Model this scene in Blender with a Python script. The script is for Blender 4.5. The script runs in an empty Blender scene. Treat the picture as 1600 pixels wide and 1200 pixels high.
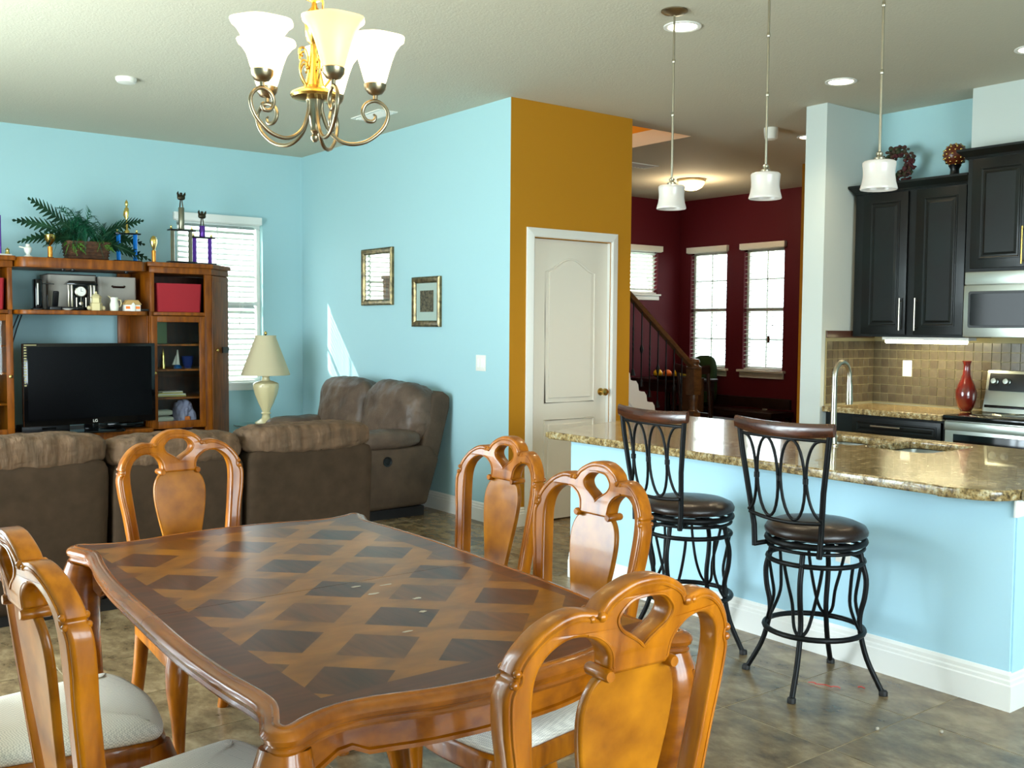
import bpy, bmesh, math, random
from mathutils import Vector, Matrix, noise
random.seed(7)
PI = math.pi
SC = bpy.context.scene
COL = SC.collection

# ------------------------------------------------------------------ camera, world, sun, exposure
H = 2.9724                      # ceiling height
def setup_camera():
    yaw, pitch, roll = .1304, -.0564, .0076
    a = PI/4 + yaw
    fw = Vector((math.cos(a)*math.cos(pitch), math.sin(a)*math.cos(pitch), math.sin(pitch)))
    r0 = Vector((math.sin(a), -math.cos(a), 0)); u0 = r0.cross(fw)
    rt = r0*math.cos(roll) + u0*math.sin(roll); up = -r0*math.sin(roll) + u0*math.cos(roll)
    cd = bpy.data.cameras.new('camera'); cam = bpy.data.objects.new('camera', cd); COL.objects.link(cam)
    m = Matrix((( rt.x, up.x, -fw.x, 0), (rt.y, up.y, -fw.y, 0), (rt.z, up.z, -fw.z, 1.4023), (0, 0, 0, 1)))
    cam.matrix_world = m
    cd.sensor_width = 36; cd.lens = 1573.224/1600*36; cd.clip_start = .05; cd.clip_end = 200
    SC.camera = cam
setup_camera()

w = bpy.data.worlds.new('world'); SC.world = w; w.use_nodes = True
wn = w.node_tree.nodes; bg = wn['Background']
bg.inputs[0].default_value = (.80, .95, 1.0, 1); bg.inputs[1].default_value = 2.6

def sun_lamp(direction, energy):
    l = bpy.data.lights.new('sun', 'SUN'); l.energy = energy; l.angle = .02; l.color = (1, .97, .9)
    o = bpy.data.objects.new('sun', l); COL.objects.link(o)
    o.rotation_euler = Vector(direction).to_track_quat('-Z', 'Y').to_euler(); o.location = (3, 12, 9)
sun_lamp((.40, -.516, -.563), 6.5)

def area(name, loc, direction, sx, sy, power, color):
    l = bpy.data.lights.new(name, 'AREA'); l.shape = 'RECTANGLE'; l.size = sx; l.size_y = sy
    l.energy = power; l.color = color
    o = bpy.data.objects.new(name, l); COL.objects.link(o); o.location = loc
    o.rotation_euler = Vector(direction).to_track_quat('-Z', 'Y').to_euler()
    return o
DAY = (.80, .97, 1.06)
area('daylight_left_door', (-1.12, 5.0, 1.15), (1, 0, 0), 2.2, 4.2, 275, DAY)
area('daylight_rear_window', (1.9, -2.12, 1.45), (0, 1, .0), 3.2, 2.0, 132, DAY)
SC.view_settings.view_transform = 'Standard'; SC.view_settings.look = 'None'
SC.view_settings.gamma = 1; SC.view_settings.use_curve_mapping = False
SC.view_settings.exposure = 1.17
SC.cycles.use_denoising = True
SC.cycles.caustics_reflective = False; SC.cycles.caustics_refractive = False
SC.cycles.sample_clamp_indirect = 6.0; SC.cycles.max_bounces = 8; SC.cycles.diffuse_bounces = 5

# ------------------------------------------------------------------ materials
def lin(c):
    return tuple((x/255/12.92 if x/255 <= .04045 else ((x/255+.055)/1.055)**2.4) for x in c)
def mat(name, rgb, rough=.5, metal=0., spec=.5, coat=0., trans=0., emit=None, estr=0., alpha=1.,
        var=None, bump=None, stretch=(1, 1, 1), ior=1.45, coords='Object'):
    """rgb sRGB 0-255; var=(rgb2, scale, lo, hi, detail) noise colour variation; bump=(scale, strength, dist)"""
    m = bpy.data.materials.new(name); m.use_nodes = True
    n = m.node_tree.nodes; l = m.node_tree.links; b = n['Principled BSDF']
    b.inputs['Base Color'].default_value = (*lin(rgb), 1); b.inputs['Roughness'].default_value = rough
    b.inputs['Metallic'].default_value = metal; b.inputs['Specular IOR Level'].default_value = spec
    b.inputs['IOR'].default_value = ior
    b.inputs['Coat Weight'].default_value = coat; b.inputs['Coat Roughness'].default_value = .06
    b.inputs['Transmission Weight'].default_value = trans; b.inputs['Alpha'].default_value = alpha
    if emit: b.inputs['Emission Color'].default_value = (*lin(emit), 1); b.inputs['Emission Strength'].default_value = estr
    mp = None
    if var or bump:
        tc = n.new('ShaderNodeTexCoord'); mp = n.new('ShaderNodeMapping'); mp.inputs['Scale'].default_value = stretch
        l.new(tc.outputs[coords], mp.inputs[0])
    if var:
        rgb2, sc, lo, hi, det = var
        t = n.new('ShaderNodeTexNoise'); t.inputs['Scale'].default_value = sc; t.inputs['Detail'].default_value = det
        r = n.new('ShaderNodeMapRange'); r.inputs[1].default_value = lo; r.inputs[2].default_value = hi
        x = n.new('ShaderNodeMix'); x.data_type = 'RGBA'; x.inputs[6].default_value = (*lin(rgb), 1); x.inputs[7].default_value = (*lin(rgb2), 1)
        l.new(mp.outputs[0], t.inputs['Vector']); l.new(t.outputs[0], r.inputs[0]); l.new(r.outputs[0], x.inputs[0]); l.new(x.outputs[2], b.inputs['Base Color'])
    if bump:
        t2 = n.new('ShaderNodeTexNoise'); t2.inputs['Scale'].default_value = bump[0]; t2.inputs['Detail'].default_value = 4
        bp = n.new('ShaderNodeBump'); bp.inputs['Strength'].default_value = bump[1]; bp.inputs['Distance'].default_value = bump[2]
        l.new(mp.outputs[0], t2.inputs['Vector']); l.new(t2.outputs[0], bp.inputs['Height']); l.new(bp.outputs[0], b.inputs['Normal'])
    return m

M = {}
M['aqua'] = mat('aqua_paint', (163, 198, 203), .55, spec=.25, bump=(60, .08, .004))
M['pale_aqua'] = mat('pale_aqua_paint', (192, 200, 196), .6, spec=.25, bump=(60, .08, .004))
M['panel_blue'] = mat('island_blue_paint', (178, 216, 230), .5, spec=.25, bump=(60, .06, .004))
M['gold'] = mat('gold_paint', (186, 128, 30), .6, spec=.2, bump=(60, .08, .004))
M['maroon'] = mat('maroon_paint', (88, 24, 34), .6, spec=.2, bump=(60, .08, .004))
M['ceiling'] = mat('ceiling_paint', (196, 190, 172), .85, spec=.1, bump=(90, .35, .006))
M['white'] = mat('white_trim_paint', (232, 230, 224), .35)
M['door_white'] = mat('white_door_paint', (230, 222, 208), .4)
M['blind'] = mat('white_blind_slat', (196, 202, 196), .45)
M['plate'] = mat('white_plastic', (226, 222, 212), .4)
M['wood'] = mat('honey_wood', (170, 98, 6), .3, spec=.3, coat=.22, var=((116, 58, 2), 5, .35, .7, 6), stretch=(6, 6, .9))
M['splat'] = mat('burl_wood', (174, 106, 10), .3, spec=.3, coat=.22, var=((112, 58, 3), 9, .35, .68, 5), stretch=(1, 1, 1))
M['table_wood'] = mat('table_edge_wood', (150, 82, 5), .24, spec=.35, coat=.3, var=((106, 52, 3), 5, .35, .7, 6), stretch=(3, .8, 5))
M['case_wood'] = mat('bookcase_wood', (142, 76, 5), .38, spec=.3, coat=.05, var=((90, 42, 3), 6, .3, .7, 6), stretch=(5, 5, .8))
M['stair_wood'] = mat('stair_wood', (96, 66, 42), .35, coat=.2, var=((66, 42, 24), 8, .3, .7, 4), stretch=(1, 6, 6))
M['dark_wood'] = mat('dark_hall_wood', (46, 26, 20), .35, var=((28, 14, 10), 8, .3, .7, 4))
M['rail_wood'] = mat('stool_rail_wood', (84, 44, 24), .25, coat=.4, var=((50, 24, 12), 8, .3, .7, 5), stretch=(6, 1, 6))
M['seat_fabric'] = mat('seat_fabric', (206, 200, 186), .9, spec=.1)
M['sofa'] = mat('sofa_microfibre', (84, 68, 54), .75, spec=.2, var=((64, 52, 41), 5, .35, .7, 4), bump=(45, .3, .01))
M['sofa_back'] = mat('sofa_back_fabric', (70, 55, 42), .9, spec=.1, var=((58, 46, 35), 14, .3, .7, 3))
M['sofa_top'] = mat('sofa_cushion_suede', (108, 84, 64), .75, spec=.2, var=((78, 62, 47), 9, .35, .68, 4), bump=(9, .5, .03), stretch=(2.2, 1, .5))
M['black'] = mat('black_plastic', (14, 14, 15), .35)
M['black_gloss'] = mat('black_gloss', (5, 5, 6), .08)
M['screen'] = mat('tv_screen', (3, 3, 4), .25, spec=.12)
M['iron'] = mat('black_iron', (8, 9, 10), .45, spec=.25)
M['leather'] = mat('dark_leather', (44, 28, 22), .33, spec=.5, var=((28, 18, 14), 6, .3, .7, 3), bump=(50, .25, .004))
M['nickel'] = mat('brushed_nickel', (176, 168, 150), .28, metal=1)
M['bronze_nickel'] = mat('antique_nickel', (150, 136, 112), .32, metal=1)
M['brass'] = mat('polished_brass', (206, 172, 96), .25, metal=1)
M['trophy_gold'] = mat('trophy_gold', (226, 196, 112), .22, metal=1)
M['steel'] = mat('stainless_steel', (186, 190, 182), .3, metal=1, bump=(8, .04, .004), stretch=(1, 40, 1))
M['glass'] = mat('clear_glass', (240, 250, 248), .02, trans=1., ior=1.45)
M['cab'] = mat('espresso_cabinet', (14, 22, 21), .36, spec=.25, coat=.03, var=((15, 14, 13), 4, .3, .7, 4))
M['shade_lit'] = mat('lit_glass_shade', (255, 236, 200), .4, emit=(255, 232, 170), estr=3.0)
M['shade_amber'] = mat('dim_glass_shade', (250, 206, 140), .4, emit=(255, 196, 110), estr=.62)
M['shade_off'] = mat('white_glass_shade', (200, 190, 182), .3, coat=.2)
M['bulb'] = mat('recessed_lamp', (255, 244, 220), .4, emit=(255, 238, 200), estr=9.0)
M['dome'] = mat('dome_lamp', (255, 236, 190), .4, emit=(255, 214, 140), estr=2.2)
M['tube'] = mat('under_cabinet_tube', (255, 250, 220), .4, emit=(255, 244, 190), estr=9.0)
M['cream'] = mat('cream_fabric', (196, 182, 148), .8, spec=.1)
M['cream_ceramic'] = mat('cream_ceramic', (206, 190, 144), .25, coat=.3)
M['red_vase'] = mat('red_vase_glaze', (112, 26, 14), .15, coat=.8, var=((60, 14, 10), 4, .35, .7, 2))
M['red_bin'] = mat('red_fabric_bin', (150, 24, 34), .8)
M['grey_bin'] = mat('grey_fabric_bin', (158, 152, 142), .85)
M['green'] = mat('palm_green', (44, 88, 56), .5, var=((14, 50, 30), 8, .3, .7, 2))
M['green_light'] = mat('leaf_light_green', (96, 150, 56), .5)
M['green_blue'] = mat('fern_green', (22, 92, 62), .5)
M['basket'] = mat('brown_basket', (92, 58, 34), .8, var=((58, 34, 20), 40, .3, .7, 2))
M['blue_col'] = mat('blue_trophy_column', (20, 110, 190), .25, metal=.4)
M['purple_col'] = mat('purple_trophy_column', (96, 50, 150), .25, metal=.4)
M['grey_col'] = mat('silver_trophy_column', (120, 116, 96), .25, metal=.6)
M['orange_col'] = mat('amber_trophy_column', (206, 130, 40), .25, metal=.5)
M['rubber'] = mat('dark_base', (18, 14, 12), .6)
M['frame_gold'] = mat('picture_frame_gilt', (140, 122, 84), .35, metal=.7, var=((84, 74, 52), 30, .35, .65, 3))
M['mat_board'] = mat('grey_mat_board', (160, 176, 166), .7)
M['art'] = mat('brown_print', (96, 88, 66), .7, var=((50, 46, 34), 60, .4, .6, 4))
M['art_glass'] = mat('framed_glass', (40, 44, 36), .03, spec=1.0, coat=1.0)
M['exterior'] = mat('outdoor_ground', (190, 200, 180), .9)
M['orange'] = mat('orange_fruit', (236, 120, 40), .5); M['lemon'] = mat('yellow_fruit', (236, 200, 40), .5)
M['red_thread'] = mat('red_thread', (190, 60, 50), .7)
M['smudge'] = mat('white_smudge', (170, 160, 144), .6)

def granite():
    m = bpy.data.materials.new('granite'); m.use_nodes = True
    n = m.node_tree.nodes; l = m.node_tree.links; b = n['Principled BSDF']
    tc = n.new('ShaderNodeTexCoord')
    def nz(scale, det):
        t = n.new('ShaderNodeTexNoise'); t.inputs['Scale'].default_value = scale; t.inputs['Detail'].default_value = det
        l.new(tc.outputs['Object'], t.inputs['Vector']); return t
    a = nz(38, 6); r = n.new('ShaderNodeValToRGB'); cr = r.color_ramp
    cr.elements[0].position = .32; cr.elements[0].color = (*lin((92, 76, 52)), 1)
    cr.elements[1].position = .68; cr.elements[1].color = (*lin((196, 184, 150)), 1)
    e = cr.elements.new(.45); e.color = (*lin((142, 117, 74)), 1); e = cr.elements.new(.55); e.color = (*lin((168, 145, 100)), 1)
    l.new(a.outputs[0], r.inputs[0])
    v = nz(120, 3); r2 = n.new('ShaderNodeValToRGB'); r2.color_ramp.elements[0].position = .36; r2.color_ramp.elements[0].color = (.03, .025, .02, 1)
    r2.color_ramp.elements[1].position = .5; r2.color_ramp.elements[1].color = (1, 1, 1, 1)
    l.new(v.outputs[0], r2.inputs[0])
    x = n.new('ShaderNodeMix'); x.data_type = 'RGBA'; x.blend_type = 'MULTIPLY'; x.inputs[0].default_value = .6
    l.new(r.outputs[0], x.inputs[6]); l.new(r2.outputs[0], x.inputs[7]); l.new(x.outputs[2], b.inputs['Base Color'])
    b.inputs['Roughness'].default_value = .2; b.inputs['Specular IOR Level'].default_value = .35; b.inputs['Coat Weight'].default_value = .45; b.inputs['Coat Roughness'].default_value = .03
    return m
M['granite'] = granite()

def tile_mat():
    m = bpy.data.materials.new('floor_tile_stone'); m.use_nodes = True
    n = m.node_tree.nodes; l = m.node_tree.links; b = n['Principled BSDF']
    g = n.new('ShaderNodeNewGeometry')
    oi = n.new('ShaderNodeObjectInfo'); ad = n.new('ShaderNodeVectorMath'); ad.operation = 'ADD'
    sc = n.new('ShaderNodeVectorMath'); sc.operation = 'SCALE'; sc.inputs[3].default_value = 7
    cb = n.new('ShaderNodeCombineXYZ'); l.new(oi.outputs['Random'], cb.inputs[2]); l.new(cb.outputs[0], sc.inputs[0])
    l.new(g.outputs['Position'], ad.inputs[0]); l.new(sc.outputs[0], ad.inputs[1])
    mp = n.new('ShaderNodeMapping'); mp.inputs['Scale'].default_value = (1.6, 1, 1); mp.inputs['Rotation'].default_value = (0, 0, .6)
    l.new(ad.outputs[0], mp.inputs[0])
    t = n.new('ShaderNodeTexNoise'); t.inputs['Scale'].default_value = 5.5; t.inputs['Detail'].default_value = 10; t.inputs['Roughness'].default_value = .68
    t.inputs['Distortion'].default_value = .15
    l.new(mp.outputs[0], t.inputs['Vector'])
    r = n.new('ShaderNodeValToRGB'); cr = r.color_ramp
    cr.elements[0].position = .34; cr.elements[0].color = (*lin((82, 66, 46)), 1)
    cr.elements[1].position = .68; cr.elements[1].color = (*lin((156, 136, 104)), 1)
    e = cr.elements.new(.5); e.color = (*lin((120, 101, 73)), 1)
    l.new(t.outputs[0], r.inputs[0]); l.new(r.outputs[0], b.inputs['Base Color'])
    b.inputs['Roughness'].default_value = .27; b.inputs['Specular IOR Level'].default_value = .5
    return m
M['tile'] = tile_mat()
M['grout'] = mat('grout', (168, 152, 122), .9)
M['tile_grout'] = mat('wall_grout', (150, 140, 104), .9)

def parquet():
    """inlaid lattice: dark squares in lighter bands set at 45 degrees, dark border inside the moulded edge"""
    m = bpy.data.materials.new('parquet_inlay'); m.use_nodes = True
    n = m.node_tree.nodes; l = m.node_tree.links; b = n['Principled BSDF']
    tc = n.new('ShaderNodeTexCoord'); sp = n.new('ShaderNodeSeparateXYZ'); l.new(tc.outputs['Object'], sp.inputs[0])
    def mth(op, a, b_=None, c=None):
        q = n.new('ShaderNodeMath'); q.operation = op
        for i, v in enumerate((a, b_, c)):
            if v is None: continue
            if isinstance(v, (int, float)): q.inputs[i].default_value = v
            else: l.new(v, q.inputs[i])
        return q.outputs[0]
    X, Y = sp.outputs[0], sp.outputs[1]
    P = .212; s = math.sqrt(.5)
    ox, oy = .887-1.205, 1.647-2.33
    dx = mth('SUBTRACT', X, ox); dy = mth('SUBTRACT', Y, oy)
    u = mth('MULTIPLY', mth('ADD', dx, dy), s/P); v = mth('MULTIPLY', mth('SUBTRACT', dx, dy), s/P)
    fu = mth('ABSOLUTE', mth('SUBTRACT', mth('FRACT', mth('ADD', u, .5)), .5)); fv = mth('ABSOLUTE', mth('SUBTRACT', mth('FRACT', mth('ADD', v, .5)), .5))
    dark = mth('LESS_THAN', mth('MAXIMUM', fu, fv), .335)
    band_cross = mth('GREATER_THAN', mth('MINIMUM', fu, fv), .335)
    border = mth('GREATER_THAN', mth('MAXIMUM', mth('SUBTRACT', mth('ABSOLUTE', X), .40), mth('SUBTRACT', mth('ABSOLUTE', Y), .73)), 0)
    def wood(c1, c2, st):
        mp = n.new('ShaderNodeMapping'); mp.inputs['Scale'].default_value = st; mp.inputs['Rotation'].default_value = (0, 0, .785); l.new(tc.outputs['Object'], mp.inputs[0])
        t = n.new('ShaderNodeTexNoise'); t.inputs['Scale'].default_value = 6; t.inputs['Detail'].default_value = 7; l.new(mp.outputs[0], t.inputs['Vector'])
        r = n.new('ShaderNodeValToRGB'); r.color_ramp.elements[0].position = .3; r.color_ramp.elements[1].position = .7
        r.color_ramp.elements[0].color = (*lin(c1), 1); r.color_ramp.elements[1].color = (*lin(c2), 1); l.new(t.outputs[0], r.inputs[0]); return r.outputs[0]
    def mix(f, a, b_):
        x = n.new('ShaderNodeMix'); x.data_type = 'RGBA'; l.new(f, x.inputs[0]); l.new(a, x.inputs[6]); l.new(b_, x.inputs[7]); return x.outputs[2]
    wd = wood((58, 26, 8), (86, 42, 14), (10, 1, 1)); wl = wood((104, 60, 10), (142, 88, 18), (1.5, 3, 1)); wb = wood((66, 30, 14), (96, 48, 20), (1, 8, 1)); wc = wood((86, 44, 18), (112, 62, 26), (2, 2, 1))
    parity = mth('FLOORED_MODULO', mth('ADD', mth('FLOOR', mth('ADD', u, .5)), mth('FLOOR', mth('ADD', v, .5))), 2)
    wm = wood((78, 40, 8), (106, 58, 14), (8, 1, 1)); c = mix(dark, wl, mix(parity, wd, wm));  c = mix(border, c, wb)
    l.new(c, b.inputs['Base Color'])
    b.inputs['Roughness'].default_value = .28; b.inputs['Specular IOR Level'].default_value = .22; b.inputs['Coat Weight'].default_value = .0
    return m
M['parquet'] = parquet()

def weave(m):
    n = m.node_tree.nodes; l = m.node_tree.links; b = n['Principled BSDF']
    tc = n.new('ShaderNodeTexCoord'); mp = n.new('ShaderNodeMapping'); mp.inputs['Rotation'].default_value = (0, 0, .5)
    l.new(tc.outputs['Object'], mp.inputs[0])
    ck = n.new('ShaderNodeTexChecker'); ck.inputs['Scale'].default_value = 260
    ck.inputs[1].default_value = (*lin((232, 226, 214)), 1); ck.inputs[2].default_value = (*lin((196, 190, 180)), 1)
    l.new(mp.outputs[0], ck.inputs[0]); l.new(ck.outputs[0], b.inputs['Base Color'])
    bp = n.new('ShaderNodeBump'); bp.inputs['Strength'].default_value = .5; bp.inputs['Distance'].default_value = .002
    l.new(ck.outputs[1], bp.inputs['Height']); l.new(bp.outputs[0], b.inputs['Normal'])
weave(M['seat_fabric'])

def thin_glass(name, tint=(1, 1, 1), ior=1.45):
    m = bpy.data.materials.new(name); m.use_nodes = True
    n = m.node_tree.nodes; l = m.node_tree.links; n.remove(n['Principled BSDF'])
    t = n.new('ShaderNodeBsdfTransparent'); t.inputs[0].default_value = (*tint, 1); g = n.new('ShaderNodeBsdfGlossy'); g.inputs['Roughness'].default_value = .02
    f = n.new('ShaderNodeFresnel'); f.inputs[0].default_value = ior; x = n.new('ShaderNodeMixShader')
    ge = n.new('ShaderNodeNewGeometry'); iv = n.new('ShaderNodeMath'); iv.operation = 'SUBTRACT'; iv.inputs[0].default_value = 1; l.new(ge.outputs['Backfacing'], iv.inputs[1])
    mu = n.new('ShaderNodeMath'); mu.operation = 'MULTIPLY'; l.new(f.outputs[0], mu.inputs[0]); l.new(iv.outputs[0], mu.inputs[1])
    l.new(mu.outputs[0], x.inputs[0]); l.new(t.outputs[0], x.inputs[1]); l.new(g.outputs[0], x.inputs[2]); l.new(x.outputs[0], n['Material Output'].inputs[0])
    return m
M['glass'] = thin_glass('window_glass')

# ------------------------------------------------------------------ mesh helpers
class MB:
    def __init__(s): s.v = []; s.f = []; s.mi = []; s.m = 0
    def add(s, vs, fs):
        o = len(s.v); s.v += [tuple(p) for p in vs]; s.f += [tuple(i+o for i in f) for f in fs]; s.mi += [s.m]*len(fs); return s
    def box(s, x0, x1, y0, y1, z0, z1):
        return s.add([(x0,y0,z0),(x1,y0,z0),(x1,y1,z0),(x0,y1,z0),(x0,y0,z1),(x1,y0,z1),(x1,y1,z1),(x0,y1,z1)],
                     [(0,3,2,1),(4,5,6,7),(0,1,5,4),(1,2,6,5),(2,3,7,6),(3,0,4,7)])
    def obox(s, c, size, rot):
        R = rot if isinstance(rot, Matrix) else Matrix.Rotation(rot, 3, 'Z'); c = Vector(c); hx, hy, hz = (q/2 for q in size)
        vs = [c+R@Vector(p) for p in ((-hx,-hy,-hz),(hx,-hy,-hz),(hx,hy,-hz),(-hx,hy,-hz),(-hx,-hy,hz),(hx,-hy,hz),(hx,hy,hz),(-hx,hy,hz))]
        return s.add(vs, [(0,3,2,1),(4,5,6,7),(0,1,5,4),(1,2,6,5),(2,3,7,6),(3,0,4,7)])
    def tube(s, pts, r, n=8, closed=False, caps=True, flat=1.0):
        pts = [Vector(p) for p in pts]; N = len(pts); rs = r if isinstance(r, (list, tuple)) else [r]*N
        rings = []; prev = None
        for i, p in enumerate(pts):
            if closed: t = pts[(i+1) % N]-pts[i-1]
            else: t = pts[min(i+1, N-1)]-pts[max(i-1, 0)]
            if t.length < 1e-9: t = Vector((0, 0, 1))
            t.normalize()
            if prev is None:
                a = Vector((0, 0, 1)) if abs(t.z) < .9 else Vector((1, 0, 0))
                prev = (a-t*a.dot(t)).normalized()
            else:
                q = prev-t*prev.dot(t)
                prev = q.normalized() if q.length > 1e-6 else prev
            b = t.cross(prev)
            rings.append([p+(prev*math.cos(2*PI*k/n)+b*math.sin(2*PI*k/n)*flat)*rs[i] for k in range(n)])
        vs = [q for rg in rings for q in rg]; fs = []
        for i in range(N if closed else N-1):
            j = (i+1) % N
            for k in range(n): fs.append((i*n+k, i*n+(k+1) % n, j*n+(k+1) % n, j*n+k))
        if caps and not closed: fs += [tuple(range(n))[::-1], tuple((N-1)*n+k for k in range(n))]
        return s.add(vs, fs)
    def lathe(s, prof, c=(0, 0, 0), n=24, axis='Z', close=True, ripple=None):
        """prof list of (r, h)"""
        c = Vector(c); vs = []; fs = []
        for r, h in prof:
            for k in range(n):
                a = 2*PI*k/n; rr = r*(1+(ripple(a, h) if ripple else 0))
                x, y = rr*math.cos(a), rr*math.sin(a)
                p = {'Z': (x, y, h), 'X': (h, x, y), 'Y': (x, h, -y)}[axis]; vs.append(c+Vector(p))
        for i in range(len(prof)-1):
            for k in range(n): fs.append((i*n+k, i*n+(k+1) % n, (i+1)*n+(k+1) % n, (i+1)*n+k))
        if close:
            if prof[0][0] > 1e-5: fs.append(tuple(range(n))[::-1])
            if prof[-1][0] > 1e-5: fs.append(tuple((len(prof)-1)*n+k for k in range(n)))
        return s.add(vs, fs)
    def prism(s, poly, z0, z1, axis='Z'):
        """poly (a,b) extruded; axis Z: (x,y); Y: (x,z) ; X: (y,z)"""
        n = len(poly)
        def P(a, b, h): return {'Z': (a, b, h), 'Y': (a, h, b), 'X': (h, a, b)}[axis]
        vs = [P(a, b, z0) for a, b in poly]+[P(a, b, z1) for a, b in poly]
        fs = [tuple(range(n))[::-1], tuple(range(n, 2*n))]+[(i, (i+1) % n, n+(i+1) % n, n+i) for i in range(n)]
        return s.add(vs, fs)
    def rings(s, rgs, cap0=False, cap1=False, closed=True):
        n = len(rgs[0]); vs = [p for r in rgs for p in r]; fs = []
        for i in range(len(rgs)-1):
            for k in range(n if closed else n-1): fs.append((i*n+k, i*n+(k+1) % n, (i+1)*n+(k+1) % n, (i+1)*n+k))
        if cap0: fs.append(tuple(range(n))[::-1])
        if cap1: fs.append(tuple((len(rgs)-1)*n+k for k in range(n)))
        return s.add(vs, fs)
    def ball(s, c, r, n=12, squash=(1, 1, 1), m=8):
        prof = [(max(1e-6, math.sin(PI*i/m)), -math.cos(PI*i/m)) for i in range(m+1)]
        vs = []; fs = []
        for a, h in prof:
            for k in range(n):
                t = 2*PI*k/n; vs.append((c[0]+r*squash[0]*a*math.cos(t), c[1]+r*squash[1]*a*math.sin(t), c[2]+r*squash[2]*h))
        for i in range(m):
            for k in range(n): fs.append((i*n+k, i*n+(k+1) % n, (i+1)*n+(k+1) % n, (i+1)*n+k))
        return s.add(vs, fs)
    def cushion(s, c, size, n=14, e=5.0, wr=0., freq=6., rot=None, seed=0, sag=None):
        c = Vector(c); R = rot or Matrix.Identity(3); idx = {}; vs = []; fs = []
        def vid(i, j, k):
            key = (i, j, k)
            if key in idx: return idx[key]
            p = Vector((2*i/n-1, 2*j/n-1, 2*k/n-1))
            d = (abs(p.x)**e+abs(p.y)**e+abs(p.z)**e)**(1/e); q = p/d
            loc = Vector((q.x*size[0]/2, q.y*size[1]/2, q.z*size[2]/2))
            if wr:
                nn = noise.noise(loc*freq+Vector((seed, seed*1.7, 0))); r2 = 1-abs(noise.noise(loc*freq*1.6+Vector((seed*3.1, 0, seed))))*2
                loc += q.normalized()*(wr*nn*1.2-wr*.6*max(0, r2-.55)*2)
            if sag: loc += sag(q)
            vs.append(c+R@loc); idx[key] = len(vs)-1; return idx[key]
        for a in range(n):
            for b in range(n):
                fs += [(vid(a,b,0),vid(a,b+1,0),vid(a+1,b+1,0),vid(a+1,b,0)), (vid(a,b,n),vid(a+1,b,n),vid(a+1,b+1,n),vid(a,b+1,n)),
                       (vid(a,0,b),vid(a+1,0,b),vid(a+1,0,b+1),vid(a,0,b+1)), (vid(a,n,b),vid(a,n,b+1),vid(a+1,n,b+1),vid(a+1,n,b)),
                       (vid(0,a,b),vid(0,a,b+1),vid(0,a+1,b+1),vid(0,a+1,b)), (vid(n,a,b),vid(n,a+1,b),vid(n,a+1,b+1),vid(n,a,b+1))]
        return s.add(vs, fs)
    def mesh(s, name, mats, smooth=None, bevel=None, bseg=2):
        me = bpy.data.meshes.new(name); me.from_pydata(s.v, [], s.f)
        for q in (mats if isinstance(mats, (list, tuple)) else [mats]): me.materials.append(q)
        if any(s.mi): me.polygons.foreach_set('material_index', s.mi)
        if bevel:
            bm = bmesh.new(); bm.from_mesh(me)
            bmesh.ops.recalc_face_normals(bm, faces=bm.faces)
            es = [e for e in bm.edges if len(e.link_faces) == 2 and e.calc_face_angle(0) > .5]
            bmesh.ops.bevel(bm, geom=es, offset=bevel, segments=bseg, profile=.6, affect='EDGES', clamp_overlap=True)
            bm.to_mesh(me); bm.free()
            if smooth is None: smooth = 40
        if smooth:
            me.polygons.foreach_set('use_smooth', [True]*len(me.polygons)); me.set_sharp_from_angle(angle=math.radians(smooth))
        me.update(); return me
    def build(s, name, mats, parent=None, smooth=None, bevel=None, bseg=2):
        return link(name, s.mesh(name, mats, smooth, bevel, bseg), parent)

def link(name, data, parent=None):
    o = bpy.data.objects.new(name, data); COL.objects.link(o)
    if parent is not None: o.parent = parent
    return o
def tag(o, label=None, cat=None, group=None, kind=None):
    if label: o['label'] = label
    if cat: o['category'] = cat
    if group: o['group'] = group
    if kind: o['kind'] = kind
    return o
def thing(name, label, cat, loc=(0, 0, 0), rz=0., group=None):
    o = bpy.data.objects.new(name, None); COL.objects.link(o); o.location = loc; o.rotation_euler = (0, 0, rz)
    o.empty_display_size = .05
    return tag(o, label, cat, group)
def struct(o, label=None): return tag(o, label, kind='structure')
def copy_tree(root, loc=None, rz=None, label=None):
    def cp(o, par):
        c = o.copy(); COL.objects.link(c)
        if par is not None: c.parent = par
        for ch in o.children: cp(ch, c)
        return c
    r = cp(root, None)
    if loc is not None: r.location = loc
    if rz is not None: r.rotation_euler = (0, 0, rz)
    if label: r['label'] = label
    return r
def cr(pts, k=5, closed=False):
    """Catmull-Rom through (x,y[,1=corner]); returns dense points"""
    P = [(p[0], p[1]) for p in pts]; C = [len(p) > 2 and p[2] for p in pts]; N = len(P); out = []
    for i in range(N if closed else N-1):
        p1 = P[i]; p2 = P[(i+1) % N]
        p0 = P[i-1] if (i > 0 or closed) and not C[i] else (2*p1[0]-p2[0], 2*p1[1]-p2[1])
        p3 = P[(i+2) % N] if (i+2 < N or closed) and not C[(i+1) % N] else (2*p2[0]-p1[0], 2*p2[1]-p1[1])
        for j in range(k):
            t = j/k; t2 = t*t; t3 = t2*t
            out.append(tuple(.5*(2*p1[a]+(p2[a]-p0[a])*t+(2*p0[a]-5*p1[a]+4*p2[a]-p3[a])*t2+(3*p1[a]-p0[a]-3*p2[a]+p3[a])*t3) for a in (0, 1)))
    if not closed: out.append(P[-1])
    return out
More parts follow.
